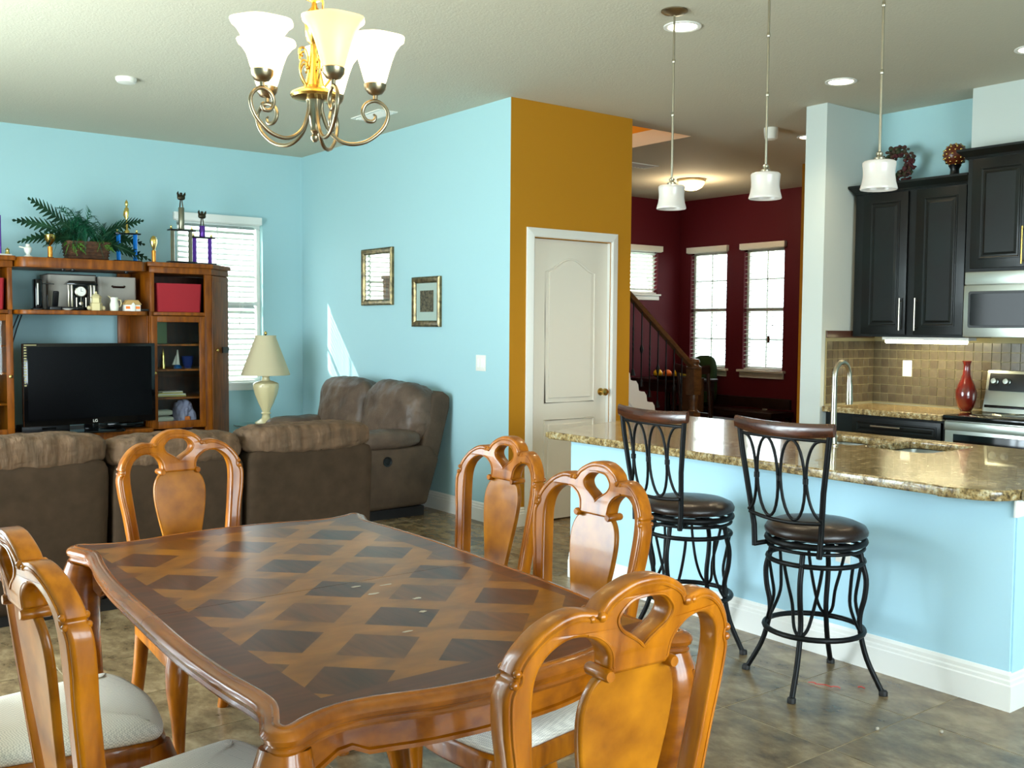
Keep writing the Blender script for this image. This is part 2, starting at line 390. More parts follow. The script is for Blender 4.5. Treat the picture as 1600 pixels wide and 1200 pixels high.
def flat_mesh(outlines, thick, bev=0.002, res=2):
    """2D outlines (first outer, rest holes) -> mesh lying in XY, thickness along Z, rounded edges"""
    cu = bpy.data.curves.new('tmp', 'CURVE'); cu.dimensions = '2D'; cu.fill_mode = 'BOTH'
    cu.extrude = thick/2-bev; cu.bevel_depth = bev; cu.bevel_resolution = res; cu.offset = -bev
    for o in outlines:
        sp = cu.splines.new('POLY'); sp.points.add(len(o)-1)
        for i, p in enumerate(o): sp.points[i].co = (p[0], p[1], 0, 1)
        sp.use_cyclic_u = True
    ob = bpy.data.objects.new('tmp', cu); me = bpy.data.meshes.new_from_object(ob)
    vs = [tuple(v.co) for v in me.vertices]; fs = [tuple(p.vertices) for p in me.polygons]
    bpy.data.objects.remove(ob); bpy.data.meshes.remove(me); bpy.data.curves.remove(cu)
    return vs, fs
def rrect(x0, x1, y0, y1, r, n=6):
    out = []
    for cx, cy, a0 in ((x1-r, y1-r, 0), (x0+r, y1-r, PI/2), (x0+r, y0+r, PI), (x1-r, y0+r, 1.5*PI)):
        for i in range(n+1): a = a0+PI/2*i/n; out.append((cx+r*math.cos(a), cy+r*math.sin(a)))
    return out
def text_mesh(txt, size, depth, name, m, parent, matrix):
    cu = bpy.data.curves.new('t', 'FONT'); cu.body = txt; cu.size = size; cu.extrude = depth; cu.align_x = 'CENTER'; cu.align_y = 'CENTER'
    ob = bpy.data.objects.new('t', cu); me = bpy.data.meshes.new_from_object(ob); me.transform(matrix); me.materials.clear(); me.materials.append(m)
    bpy.data.objects.remove(ob); bpy.data.curves.remove(cu)
    return link(name, me, parent)

# ------------------------------------------------------------------ room shell
XB, YA, YG = 4.2306, 8.7625, 5.5425
def wall_y(name, x0, x1, y0, y1, openings, m, z1=H, z0=0):
    """wall box lying along X with openings (xa,xb,za,zb)"""
    b = MB(); xs = x0
    for xa, xb, za, zb in sorted(openings):
        b.box(xs, xa, y0, y1, z0, z1); b.box(xa, xb, y0, y1, z0, za) if za > z0 else None; b.box(xa, xb, y0, y1, zb, z1); xs = xb
    b.box(xs, x1, y0, y1, z0, z1)
    return struct(b.build(name, m))
def wall_x(name, x0, x1, y0, y1, openings, m, z1=H, z0=0):
    b = MB(); ys = y0
    for ya, yb, za, zb in sorted(openings):
        b.box(x0, x1, ys, ya, z0, z1); b.box(x0, x1, ya, yb, z0, za) if za > z0 else None; b.box(x0, x1, ya, yb, zb, z1); ys = yb
    b.box(x0, x1, ys, y1, z0, z1)
    return struct(b.build(name, m))
LW = (3.045, 3.835, .885, 2.315)      # living room window opening x0,x1,z0,z1
HW = (8.15, 8.975, 1.82, 2.34)        # high stair window
R1 = (7.165, 7.735, .93, 2.33); R2 = (7.995, 8.565, .93, 2.33)   # hall windows y0,y1,z0,z1
wall_y('wall_back', -1.15, XB+.05, YA, YA+.14, [LW], M['aqua'])
wall_y('wall_back_hall', XB+.05, 9.49, YA, YA+.14, [HW], M['maroon'])
wall_x('wall_right', XB, XB+.11, YG+.0006, YA, [], M['aqua'])
wall_y('wall_front_gold', XB+.0008, 5.3823, YG, YG+.11, [(4.443, 5.172, 0, 2.032)], M['gold'])
wall_x('wall_closet_side', 5.27, 5.3823, YG+.11, 6.35, [], M['gold'])
wall_x('wall_left', -1.15, -1.0, -2.15, YA, [(2.9, 7.1, .02, 2.3)], M['aqua'])
wall_y('wall_rear', -1.0, 6.8, -2.15, -2.0, [(.3, 3.5, .5, 2.4)], M['aqua'])
wall_x('wall_kitchen', 6.6713, 6.80, -2.0, 4.46, [], M['aqua'])
wall_y('wall_pillar', 6.033, 6.6713, 4.29, 4.4609, [], M['pale_aqua'])
wall_x('wall_hall_right', 9.35, 9.49, 3.9, YA, [R1, R2], M['maroon'])
wall_x('wall_hall_stub', 8.07, 8.2, 4.0, 6.0, [], M['gold'])
wall_y('wall_hall_near', 6.8, 9.35, 3.9, 4.0, [], M['gold'])
b = MB(); b.box(6.41, 6.6713, -2.0, 3.45, 2.50, H); struct(b.build('trim_bulkhead', M['pale_aqua']))
# ceiling with stair well
hx0, hx1, hy0, hy1 = 4.4, 6.23, 5.725, 7.6
b = MB(); b.box(-1.15, 9.49, -2.15, hy0, H, H+.12); b.box(-1.15, hx0, hy0, YA+.14, H, H+.12); b.box(hx1, 9.49, hy0, YA+.14, H, H+.12); b.box(hx0, hx1, hy1, YA+.14, H, H+.12)
ceil = struct(b.build('ceiling', M['ceiling']))
b = MB(); t = .08; z0, z1 = H+.005, H+1.8
b.box(hx1+.001, hx1+t, hy0, hy1, z0, z1); b.box(hx0-t, hx0, hy0, hy1, z0, z1); b.box(hx0-t, hx1+t, hy0-t, hy0-.001, z0, z1); b.box(hx0-t, hx1+t, hy1+.001, hy1+t, z0, z1); b.box(hx0-t, hx1+t, hy0-t, hy1+t, z1, z1+t)
struct(b.build('wall_stairwell', M['gold']))
# floor: grout bed with individual tiles where they can be picked out, plain stone beyond
b = MB(); b.box(-1.15, 9.49, -2.15, YA+.14, -.06, -.0015)
floor = struct(b.build('floor', M['grout']))
TP = .467
tb = MB(); g = .0022; tb.box(g, TP-g, g, TP-g, -.0014, 0)
tme = tb.mesh('tile', M['tile'], bevel=.0006, bseg=1)
TX0, TY0 = 2.86-TP*7, 1.955-TP*6
ntile = 0
far = MB()
for i in range(-4, 26):
    for j in range(-5, 28):
        x, y = TX0+i*TP, TY0+j*TP
        if x < -1.14 or y < -2.14 or x > 9.3 or y > 8.7: continue
        near = 2 <= i <= 17 and 3 <= j <= 20 and (x > .3) and not (x > 4.2 and y > 2.0)
        if near and ntile < 295:
            o = link('tile', tme, floor); o.location = (x, y, 0); ntile += 1
        else: far.box(x+g, x+TP-g, y+g, y+TP-g, -.0014, 0)
fo = far.build('tile_field', M['tile'], floor); fo['kind'] = 'stuff'
b = MB(); b.box(-25, 40, -25, 40, -.35, -.3); struct(b.build('ground_outside', M['exterior']))

# baseboards: profiled moulding along a path
def baseboard(name, p0, p1, nrm, parent=None, h=.135, m='white'):
    prof = [(0, 0), (.016, 0), (.016, h*.66), (.013, h*.70), (.013, h*.80), (.009, h*.84), (.009, h*.93), (.004, h), (0, h)]
    p0 = Vector((*p0, 0)); p1 = Vector((*p1, 0)); nv = Vector((*nrm, 0))
    rg = [[p+nv*a+Vector((0, 0, z)) for a, z in prof] for p in (p0, p1)]
    o = MB().rings(rg, True, True).build(name, M[m], parent)
    if parent is None: struct(o)
    return o
baseboard('baseboard_right', (XB, YG-.001), (XB, YA), (-1, 0))
baseboard('baseboard_back', (-1, YA), (XB, YA), (0, -1))
baseboard('baseboard_front', (XB-.016, YG), (4.37, YG), (0, -1))
baseboard('baseboard_front_right', (5.25, YG), (5.3823, YG), (0, -1))
baseboard('baseboard_hall', (9.35, 4.0), (9.35, YA), (-1, 0))
# ------------------------------------------------------------------ windows, blinds, doors
def window_y(name, x0, x1, z0, z1, y, muntins=(1, 2), rail=True):
    """double-hung window in a wall running along X (room at -Y)"""
    b = MB(); t = .035; yy0, yy1 = y+.06, y+.10
    b.box(x0, x1, yy0, yy1, z0, z0+t); b.box(x0, x1, yy0, yy1, z1-t, z1); b.box(x0, x0+t, yy0, yy1, z0+t, z1-t); b.box(x1-t, x1, yy0, yy1, z0+t, z1-t)
    zm = (z0+z1)/2
    if rail: b.box(x0+t, x1-t, yy0-.01, yy1, zm-.02, zm+.02)
    w_ = struct(b.build(name, M['white'], bevel=.003))
    mu = MB()
    xs = [x0+t+(x1-x0-2*t)*k/(muntins[0]+1) for k in range(1, muntins[0]+1)]
    for x in xs: mu.box(x-.008, x+.008, yy0+.012, yy1-.012, z0+t, z1-t)
    n = muntins[1]
    for k in range(1, n+1):
        z = z0+(z1-z0)*k/(n+1)
        if abs(z-zm) > .03: mu.box(x0+t, x1-t, yy0+.012, yy1-.012, z-.008, z+.008)
    mu.build('muntin', M['white'], w_)
    MB().box(x0+t, x1-t, y+.078, y+.082, z0+t, z1-t).build('pane', M['glass'], w_)
    s = MB(); s.box(x0-.03, x1+.03, y-.035, y+.055, z0-.022, z0-.001); s.box(x0-.015, x1+.015, y-.014, y-.001, z0-.075, z0-.023)
    s.build('sill', M['white'], w_, bevel=.004)
    return w_
def window_x(name, y0, y1, z0, z1, x, muntins=(1, 3)):
    b = MB(); t = .035; a0, a1 = x+.06, x+.10
    b.box(a0, a1, y0, y1, z0, z0+t); b.box(a0, a1, y0, y1, z1-t, z1); b.box(a0, a1, y0, y0+t, z0+t, z1-t); b.box(a0, a1, y1-t, y1, z0+t, z1-t)
    zm = (z0+z1)/2; b.box(a0-.01, a1, y0+t, y1-t, zm-.022, zm+.022)
    w_ = struct(b.build(name, M['white'], bevel=.003))
    mu = MB(); ym = (y0+y1)/2; mu.box(a0+.012, a1-.012, ym-.008, ym+.008, z0+t, z1-t)
    for k in (1, 3): z = z0+(z1-z0)*k/4; mu.box(a0+.012, a1-.012, y0+t, y1-t, z-.008, z+.008)
    mu.build('muntin', M['white'], w_)
    MB().box(x+.078, x+.082, y0+t, y1-t, z0+t, z1-t).build('pane', M['glass'], w_)
    s = MB(); s.box(x-.05, x+.055, y0-.05, y1+.05, z0-.028, z0-.001); s.box(x-.016, x-.001, y0-.03, y1+.03, z0-.095, z0-.029)
    s.build('sill', M['white'], w_, bevel=.004)
    return w_
window_y('window_1', LW[0], LW[1], LW[2], LW[3], YA)
window_y('window_2', HW[0], HW[1], HW[2], HW[3], YA, rail=False, muntins=(1, 0))
window_x('window_3', R1[0], R1[1], R1[2], R1[3], 9.35)
window_x('window_4', R2[0], R2[1], R2[2], R2[3], 9.35)

def blind_y(x0, x1, z0, z1, y, pitch, tilt, label, depth=.05, group=None):
    """horizontal slat blind hanging across X"""
    t = thing('window_blind', label, 'blind', ((x0+x1)/2, y, z1), 0, group); hw = (x1-x0)/2
    v = MB(); v.box(-hw-.045, hw+.045, -.052, -.006, -.005, .062); v.box(-hw-.035, hw+.035, -.040, -.006, -.012, -.0055)
    v.build('valance', M['white'], t, bevel=.004)
    sm = MB()
    n = 5; rg = []
    for k in range(n+1):
        a = (k/n-.5)*depth; c = .003*(1-(2*k/n-1)**2)
        rg.append((a*math.cos(tilt)-c*math.sin(tilt), a*math.sin(tilt)+c*math.cos(tilt)))
    ring = [(a, z+.0008) for a, z in rg]+[(a, z-.0008) for a, z in rg[::-1]]
    sm.rings([[(x, a, z) for a, z in ring] for x in (-hw, hw)], True, True)
    me = sm.mesh('slat', M['blind'])
    k = 0; z = -.035
    while z > -(z1-z0)+.03:
        o = link('slat', me, t); o.location = (0, 0.03, z); z -= pitch; k += 1
    MB().box(-hw, hw, .012, .048, -(z1-z0)+.002, -(z1-z0)+.018).build('bottom_rail', M['white'], t, bevel=.003)
    c = MB()
    for x in (-hw*.66, hw*.66): c.tube([(x, .004, -.01), (x, .004, -(z1-z0)+.01)], .0014, 5); c.tube([(x, .056, -.01), (x, .056, -(z1-z0)+.01)], .0014, 5)
    c.build('ladder_cord', M['white'], t)
    c = MB(); c.tube([(hw*.55, -.012, -.02), (hw*.55, -.014, -(z1-z0)*.62)], .002, 5); c.lathe([(.002, .0), (.006, -.01), (.006, -.025), (.001, -.03)], (hw*.55, -.014, -(z1-z0)*.62), 8)
    c.build('tilt_wand', M['white'], t, smooth=40)
    return t
blind_y(LW[0]+.01, LW[1]-.07, LW[2], LW[3], YA, .0475, math.radians(32), 'white slatted blind in the living room window behind the table lamp')
blind_y(HW[0]+.01, HW[1]-.01, HW[2], HW[3], YA, .048, math.radians(-28), 'white slatted blind on the small high window above the staircase')
def blind_x(y0, y1, z0, z1, x, label):
    t = blind_y(-(y1-y0)/2, (y1-y0)/2, z0, z1, 0, .05, math.radians(8), label)
    t.location = (x, (y0+y1)/2, z1); t.rotation_euler = (0, 0, -PI/2); return t
blind_x(R1[0]+.01, R1[1]-.01, R1[2], R1[3], 9.35, 'open slatted blind on the right-hand maroon wall window nearest the pillar')
blind_x(R2[0]+.01, R2[1]-.01, R2[2], R2[3], 9.35, 'open slatted blind on the maroon wall window nearest the room corner')

# white panel door in the gold wall
d0, d1, dz, dy = 4.446, 5.169, 2.03, YG+.028
b = MB(); b.box(d0, d1, dy, dy+.035, .012, dz)
door = struct(b.build('door_1', M['door_white'], bevel=.002), 'white two-panel arched door in the gold wall')
def moulding(pts, y, parent, r=.0075):
    m = MB(); m.tube([(x, y, z) for x, z in pts], r, 8, closed=True); return m.build('panel_moulding', M['door_white'], parent, smooth=60)
cxd = (d0+d1)/2; pw = .235
up = [(cxd-pw, .86), (cxd+pw, .86), (cxd+pw, 1.80)]+[(cxd+pw-2*pw*t, 1.80+.095*math.sin(PI*t)**1.6) for t in [k/16 for k in range(1, 16)]]+[(cxd-pw, 1.80)]
lo = [(cxd-pw, .24), (cxd+pw, .24), (cxd+pw, .735), (cxd-pw, .735)]
for pts in (up, lo):
    moulding(pts, dy-.001, door)
    cz = sum(p[1] for p in pts)/len(pts)
    inner = [(cxd+(x-cxd)*.86, cz+(z-cz)*(1-.033/max(.24, abs(pts[0][1]-cz)))) for x, z in pts]
    vs, fs = flat_mesh([inner], .012, .004); q = MB(); q.add([(x, dy-.001-z, y) for x, y, z in vs], fs); q.build('raised_panel', M['door_white'], door, smooth=35)
k = MB(); k.lathe([(.028, 0), (.028, -.006), (.012, -.01), (.011, -.032), (.02, -.038), (.028, -.05), (.026, -.062), (.012, -.068), (0, -.069)], (5.113, dy, .925), 20, 'Y'); k.build('door_knob', M['brass'], door, smooth=45)
for z in (.25, 1.06, 1.80):
    h = MB(); h.box(d0-.002, d0+.004, dy-.007, dy+.02, z-.045, z+.045); h.tube([(d0, dy-.007, z-.047), (d0, dy-.007, z+.047)], .005, 8); h.build('hinge', M['nickel'], door)
def casing(name, x0, x1, z1, y, w=.064):
    prof = [(0, 0), (0, -.014), (.010, -.019), (.03, -.016), (.05, -.012), (w, -.008), (w, 0)]    # (outward, y)
    pts = [(x0, 0, -1, 0), (x0, z1, -1, 1), (x1, z1, 1, 1), (x1, 0, 1, 0)]
    rg = [[(px+sx*a, y+yy, pz+sz*a) for a, yy in prof] for px, pz, sx, sz in pts]
    return struct(MB().rings(rg, True, True).build(name, M['white']))
casing('trim_1', 4.438, 5.177, 2.036, YG-.001)
j = MB(); j.box(4.4435, d0-.003, YG+.001, YG+.1, 0, 2.0305); j.box(d1+.0015, 5.1715, YG+.001, YG+.1, 0, 2.0305)
j.box(4.4435, d0+.012, dy+.037, dy+.06, 0, 2.0305); j.box(d1-.012, 5.1715, dy+.037, dy+.06, 0, 2.0305)
struct(j.build('trim_2', M['white']))

# glass sliding door (left of the frame) and rear window: the openings daylight comes through
b = MB(); xa, xb = -1.10, -1.045
b.box(xa, xb, 2.90, 7.10, .021, .07); b.box(xa, xb, 2.90, 7.10, 2.24, 2.299)
for y in (2.90, 4.27, 4.35, 5.65, 5.73, 7.04): b.box(xa, xb, y, y+.06, .07, 2.24)
gd = struct(b.build('window_5', M['white']), 'white framed sliding glass doors in the left wall')
for y0, y1 in ((2.96, 4.27), (4.41, 5.65), (5.79, 7.04)): MB().box(-1.075, -1.070, y0, y1, .07, 2.24).build('pane', M['glass'], gd)
b = MB(); b.box(.30, 3.50, -2.10, -2.045, .50, .55); b.box(.30, 3.50, -2.10, -2.045, 2.35, 2.40)
for x in (.30, 1.34, 1.40, 2.40, 2.46, 3.45): b.box(x, x+.05, -2.10, -2.045, .55, 2.35)
rw_ = struct(b.build('window_6', M['white']), 'white framed window in the rear wall')
for x0, x1 in ((.35, 1.34), (1.45, 2.40), (2.51, 3.45)): MB().box(x0, x1, -2.075, -2.07, .55, 2.35).build('pane', M['glass'], rw_)

# ------------------------------------------------------------------ dining chairs
KX, KZ = .895, .843
def S(x, z): return (x*KX, 1.036-(1.13-z)*KZ)
LEAN, CURV = .14, .66
def backy(x, z): return -(LEAN*(z-1.0)) + CURV*x*x - .03*math.exp(-((z-.62)/.16)**2)*0
def make_dining_chair(label, loc, rz, group):
    t = thing('dining_chair', label, 'chair', loc, rz, group)
    half_out = [(0, 1.130), (.03, 1.127), (.06, 1.115), (.085, 1.098), (.098, 1.079, 1), (.108, 1.079), (.135, 1.083), (.168, 1.074), (.202, 1.050),
                (.229, 1.015), (.241, .985, 1), (.237, .975), (.245, .962), (.250, .935), (.244, .87), (.232, .80), (.218, .68), (.206, .56), (.200, .425, 1)]
    outer = cr(half_out, 4)
    half_in = [(.156, .425, 1), (.160, .52), (.171, .64), (.185, .76), (.196, .86), (.202, .93), (.199, .978), (.182, 1.012), (.150, 1.034), (.116, 1.034),
               (.088, 1.018), (.072, .995), (.068, .968, 1), (.060, .957, 1)]
    inner = cr(half_in, 4)
    right = [S(*p) for p in outer]+[S(*p) for p in inner]
    poly = right+[(-x, z) for x, z in right[::-1]][0:-1]
    # teardrop opening
    th = cr([(0, 1.092), (.030, 1.088), (.049, 1.071), (.053, 1.056), (.044, 1.040), (.028, 1.029), (.012, 1.018), (0, 1.007, 1)], 4)
    hole = [S(*p) for p in th]; hole = hole+[(-x, z) for x, z in hole[::-1][1:-1]]
    vs, fs = flat_mesh([poly, hole[::-1]], .040, .006, 2)
    b = MB(); b.add([(x, backy(x, z)-d, z) for x, z, d in vs], fs)
    # carved bead following the outer edge, both faces; beads at the notches
    OR = [S(*p) for p in outer]; full = [(-x, z) for x, z in OR[::-1]]+OR[1:]
    ins = []
    for i, (x, z) in enumerate(full):
        a = full[max(i-1, 0)]; c = full[min(i+1, len(full)-1)]; tx, tz = c[0]-a[0], c[1]-a[1]; L = math.hypot(tx, tz) or 1
        ins.append((x+tz/L*.012, z-tx/L*.012))
    for sgn in (-1, 1):
        b.tube([(x, backy(x, z)+sgn*.0195, z) for x, z in ins[2:-2]], .0032, 6)
        hp = hole+[hole[0]]; cxh, czh = 0, S(0, 1.055)[1]
        b.tube([(x*1.14, backy(x, z)+sgn*.0195, czh+(z-czh)*1.13) for x, z in hole], .0028, 6, closed=True)
        for sx in (-1, 1):
            for (px, pz, r) in ((.094, 1.070, .0085), (.233, .986, .007), (.236, .966, .007), (.112, 1.068, .006)):
                x, z = S(px, pz); x *= sx; b.ball((x, backy(x, z)+sgn*.019, z), r, 8, m=6)
            vol = []
            for q in [S(*p) for p in inner[-18:-3]]: vol.append((sx*(q[0]-.007), backy(q[0], q[1])+sgn*.0195, q[1]+.004))
            b.tube(vol, .0028, 6)
    b.build('back_frame', M['wood'], t, smooth=40)
    for sx in (-1, 1):
        x, z = S(.071, .966); x *= sx
        s_ = MB(); s_.lathe([(.002, -.027), (.008, -.027), (.0100, -.023), (.0102, .023), (.008, .027), (.002, .027)], (x, backy(x, z)+.0, z-.006), 14, 'Y')
        s_.build('carved_scroll', M['wood'], t, smooth=40)
    # vase-shaped splat
    sp = cr([(.060, .962, 1), (.082, .945), (.098, .915), (.104, .875), (.100, .82), (.088, .75), (.072, .67), (.058, .58), (.052, .50), (.058, .44, 1)], 4)
    sp = [S(*p) for p in sp]; sp = sp+[(-x, z) for x, z in sp[::-1]]
    vs, fs = flat_mesh([sp], .017, .005, 2)
    MB().add([(x, backy(x, z)-d, z) for x, z, d in vs], fs).build('splat', M['splat'], t, smooth=40)
    # rear legs, swept back
    for sx in (-1, 1):
        z0 = S(0, .425)[1]; x0 = sx*.160
        path = [(x0, backy(.16, z0), z0+.02), (x0, backy(.16, z0), z0-.04), (x0*1.01, backy(.16, z0)-.02, .28), (x0*1.04, backy(.16, z0)-.055, .12), (x0*1.06, backy(.16, z0)-.10, 0)]
        MB().tube(path, [.024, .026, .024, .022, .02], 8).build('leg', M['wood'], t, smooth=50)
    # front cabriole legs
    for sx in (-1, 1):
        path = [(sx*.215, .505, .40), (sx*.222, .515, .36), (sx*.226, .522, .30), (sx*.216, .508, .20), (sx*.212, .502, .10), (sx*.218, .512, .035), (sx*.222, .518, .0)]
        MB().tube(path, [.032, .036, .033, .023, .017, .020, .026], 10).build('leg', M['wood'], t, smooth=50)
    # seat frame and upholstered seat
    def plan(o=0.):
        pts = [(-.185-o, .085-o), (-.215-o, .30), (-.238-o, .47), (-.215-o, .525+o), (-.10, .548+o), (0, .556+o), (.10, .548+o), (.215+o, .525+o), (.238+o, .47), (.215+o, .30), (.185+o, .085-o)]
        return cr([(p[0], p[1], 1) if i in (0, 10) else p for i, p in enumerate(pts)], 4)
    f0 = plan(.0); f1 = plan(-.006)
    MB().rings([[(x, y, .355) for x, y in f1], [(x, y, .362) for x, y in f0], [(x, y, .405) for x, y in f0], [(x, y, .413) for x, y in f1]], True, True).build('seat_frame', M['wood'], t, smooth=40)
    rg = []
    for o, z in ((-.010, .412), (-.004, .420), (-.004, .432), (-.010, .443), (-.028, .452), (-.07, .459)):
        rg.append([(x, y, z) for x, y in plan(o)])
    cx, cy = 0, .32
    for k_, z in ((.55, .464), (.25, .467)): rg.append([(cx+(x-cx)*k_, cy+(y-cy)*k_, z) for x, y in plan(-.02)])
    MB().rings(rg, True, True).build('seat', M['seat_fabric'], t, smooth=60)
    return t
gch = 'carved splat-back dining chairs around the table'
c0 = make_dining_chair('carved splat-back chair nearest the camera at the near end of the table', (1.063, 1.064, 0), -.054, gch)
copy_tree(c0, (1.209, 3.513, 0), .069+PI, 'carved splat-back chair at the far end of the table before the sofa')
copy_tree(c0, (2.054, 2.683, 0), PI-1.567, 'carved splat-back chair on the right side of the table, farther of the two')
copy_tree(c0, (1.878, 2.03, 0), PI-1.577, 'carved splat-back chair on the right side of the table, nearer of the two')
copy_tree(c0, (.385, 1.965, 0), -1.54, 'carved splat-back chair at the left picture edge, showing its whole back')
copy_tree(c0, (.27, 2.62, 0), -1.60, 'left-side dining chair of which only the pale seat shows, farther one')

# ------------------------------------------------------------------ dining table
ZT = .74
def make_table():
    t = thing('dining_table', 'long carved dining table with diagonal parquet inlaid top', 'table', (1.205, 2.33, 0))
    hx, hy = .50, .85
    def mapp(x, y): v = y/hy; return (x+.047*v, y-.012*x/hx)
    q = [(hx-.006, 0), (hx-.008, .30), (hx-.022, .52), (hx-.038, .65), (hx-.038, .71), (hx-.020, .765), (hx-.008, .800), (hx-.014, .830), (hx-.034, hy-.004),
         (hx-.060, hy-.006), (hx-.095, hy-.026), (hx-.15, hy-.044), (hx-.22, hy-.040), (hx-.34, hy-.012), (0, hy)]
    def rev(sx, sy, r=False):
        o = [(sx*x, sy*y) for x, y in q]; return o[::-1] if r else o
    loop = rev(1, 1)+rev(-1, 1, True)[1:]+rev(-1, -1)[1:]+rev(1, -1, True)[1:-1]
    loop = cr(loop, 3, closed=True); N = len(loop)
    def off(d):
        out = []
        for i in range(N):
            a = loop[i-1]; c = loop[(i+1) % N]; tx, ty = c[0]-a[0], c[1]-a[1]; L = math.hypot(tx, ty) or 1
            out.append((loop[i][0]+ty/L*d, loop[i][1]-tx/L*d))
        return out
    prof = [(-.030, ZT), (-.026, ZT+.0015), (-.020, ZT+.001), (-.017, ZT-.002), (-.008, ZT-.003), (0, ZT-.008), (.004, ZT-.016), (.001, ZT-.025), (-.006, ZT-.029), (-.007, ZT-.033), (-.003, ZT-.038), (-.006, ZT-.044), (-.016, ZT-.048)]
    def leaf(y0, y1):
        b = MB(); rg = [[(*mapp(x, y), z) for x, y in off(d)] for d, z in prof]
        b.rings(rg, False, True); b.m = 1
        top = [(*mapp(x, y), ZT) for x, y in off(-.030)]; b.add(top, [tuple(range(N))])
        me = b.mesh('table_leaf', [M['table_wood'], M['parquet']])
        bm = bmesh.new(); bm.from_mesh(me); bmesh.ops.remove_doubles(bm, verts=bm.verts, dist=1e-5); bmesh.ops.recalc_face_normals(bm, faces=bm.faces)
        bmesh.ops.triangulate(bm, faces=[f for f in bm.faces if len(f.verts) > 4])
        for yy, sgn in ((y0, -1), (y1, 1)):
            if yy is None: continue
            ge = bm.verts[:]+bm.edges[:]+bm.faces[:]
            r = bmesh.ops.bisect_plane(bm, geom=ge, plane_co=(0, yy, 0), plane_no=(0, sgn, 0), clear_outer=True)
            es = [e for e in r['geom_cut'] if isinstance(e, bmesh.types.BMEdge)]
            bmesh.ops.holes_fill(bm, edges=es)
        bm.to_mesh(me); bm.free(); me.polygons.foreach_set('use_smooth', [True]*len(me.polygons)); me.set_sharp_from_angle(angle=math.radians(35))
        top = [f for f in me.polygons if f.normal.z > .999 and abs(f.center.z-ZT) < 1e-4]
        es = {k for f in top for k in f.edge_keys}; sh = me.attributes.get('sharp_edge') or me.attributes.new('sharp_edge', 'BOOLEAN', 'EDGE')
        for i, e in enumerate(me.edges):
            if e.key in es: sh.data[i].value = True
        return link('table_leaf', me, t)
    leaf(None, -.0415); leaf(-.0400, None)
    # apron with scalloped lower edge
    ap = off(-.062); rg = []
    def low(i):
        x, y = ap[i]; a = abs(x)/(hx-.06); c = abs(y)/(hy-.06); p = a if c > .93 else c
        base_ = .657 if a > abs(y)/(hy-.06) or c <= .93 else .618
        if p < .62: return base_
        q_ = (p-.62)/.38
        return base_+.016*math.sin(PI*min(1, q_/.45))-(.040*(q_-.45)/.55 if q_ > .45 else 0)
    lows = [low(i) for i in range(N)]
    for fn in (lambda i: ZT-.047, lambda i: ZT-.052, lambda i: lows[i]+.014): rg.append([(*mapp(*ap[i]), fn(i)) for i in range(N)])
    ap2 = off(-.056); ap3 = off(-.075)
    rg.append([(*mapp(*ap2[i]), lows[i]+.011) for i in range(N)]); rg.append([(*mapp(*ap2[i]), lows[i]+.003) for i in range(N)]); rg.append([(*mapp(*ap3[i]), lows[i]) for i in range(N)])
    rg.append([(*mapp(*ap3[i]), ZT-.047) for i in range(N)])
    MB().rings(rg).build('apron', M['table_wood'], t, smooth=40)
    for sx in (-1, 1):
        for sy in (-1, 1):
            cx, cy = sx*(hx-.062), sy*(hy-.066); dx, dy = sx*.7, sy*.7
            path = []; rr = []
            for z, o, r in ((.693, .018, .044), (.66, .024, .052), (.61, .030, .058), (.55, .030, .056), (.47, .018, .046), (.38, .000, .036), (.28, -.014, .029), (.19, -.016, .024), (.12, -.008, .022), (.10, -.006, .029), (.085, -.004, .029), (.07, -.002, .022), (.035, .008, .030), (.0, .012, .026)):
                mx, my = mapp(cx+dx*o, cy+dy*o); path.append((mx, my, z)); rr.append(r)
            b = MB(); b.tube(path, rr, 14)
            # carved shell ridge on the knee
            for s in (-1, 0, 1):
                ridge = []
                for z, o in ((.66, .073), (.61, .085), (.55, .083), (.47, .061), (.40, .040)):
                    mx, my = mapp(cx+dx*o-dy*s*.020*(z-.30)/.3, cy+dy*o+dx*s*.020*(z-.30)/.3); ridge.append((mx, my, z))
                b.tube(ridge, [.004, .005, .005, .004, .002], 6)
            b.build('leg', M['table_wood'], t, smooth=50)
    return t
make_table()
# ------------------------------------------------------------------ kitchen island
XI, YI0, YI1, ZC = 3.6864, 1.774, 4.25, .8257
isl = thing('kitchen_island', 'pale blue painted kitchen island with white baseboard', 'island', (0, 0, 0))
def rc(x0, x1, y0, y1, z): return [(x0, y0, z), (x1, y0, z), (x1, y1, z), (x0, y1, z)]
MB().rings([rc(XI, 4.93, YI0, YI1, 0), rc(XI, 4.93, YI0, YI1, ZC-.0402), rc(XI+.13, 4.90, YI0+.13, YI1-.13, ZC-.0402), rc(XI+.13, 4.90, YI0+.13, YI1-.13, 0)]).build('body', M['panel_blue'], isl)
MB().box(XI+.01, XI+.10, YI0-.006, YI0-.0006, .14, ZC-.105).build('end_trim', M['panel_blue'], isl)
tr = MB(); tr.box(XI-.012, 4.93, YI0-.012, YI0-.001, ZC-.105, ZC-.0405); tr.build('counter_trim', M['white'], isl, bevel=.003)
prof_h = .145
def isl_base(name, pts, nrms):
    prof = [(0, 0), (.017, 0), (.017, .095), (.013, .100), (.013, .112), (.009, .118), (.009, .132), (.003, prof_h), (0, prof_h)]
    rg = [[Vector((p[0]+n[0]*a, p[1]+n[1]*a, z)) for a, z in prof] for p, n in zip(pts, nrms)]
    MB().rings(rg, True, True).build(name, M['white'], isl)
isl_base('baseboard', [(XI, YI1), (XI, YI0), (4.93, YI0)], [(-1, 0), (-1, -1), (0, -1)])
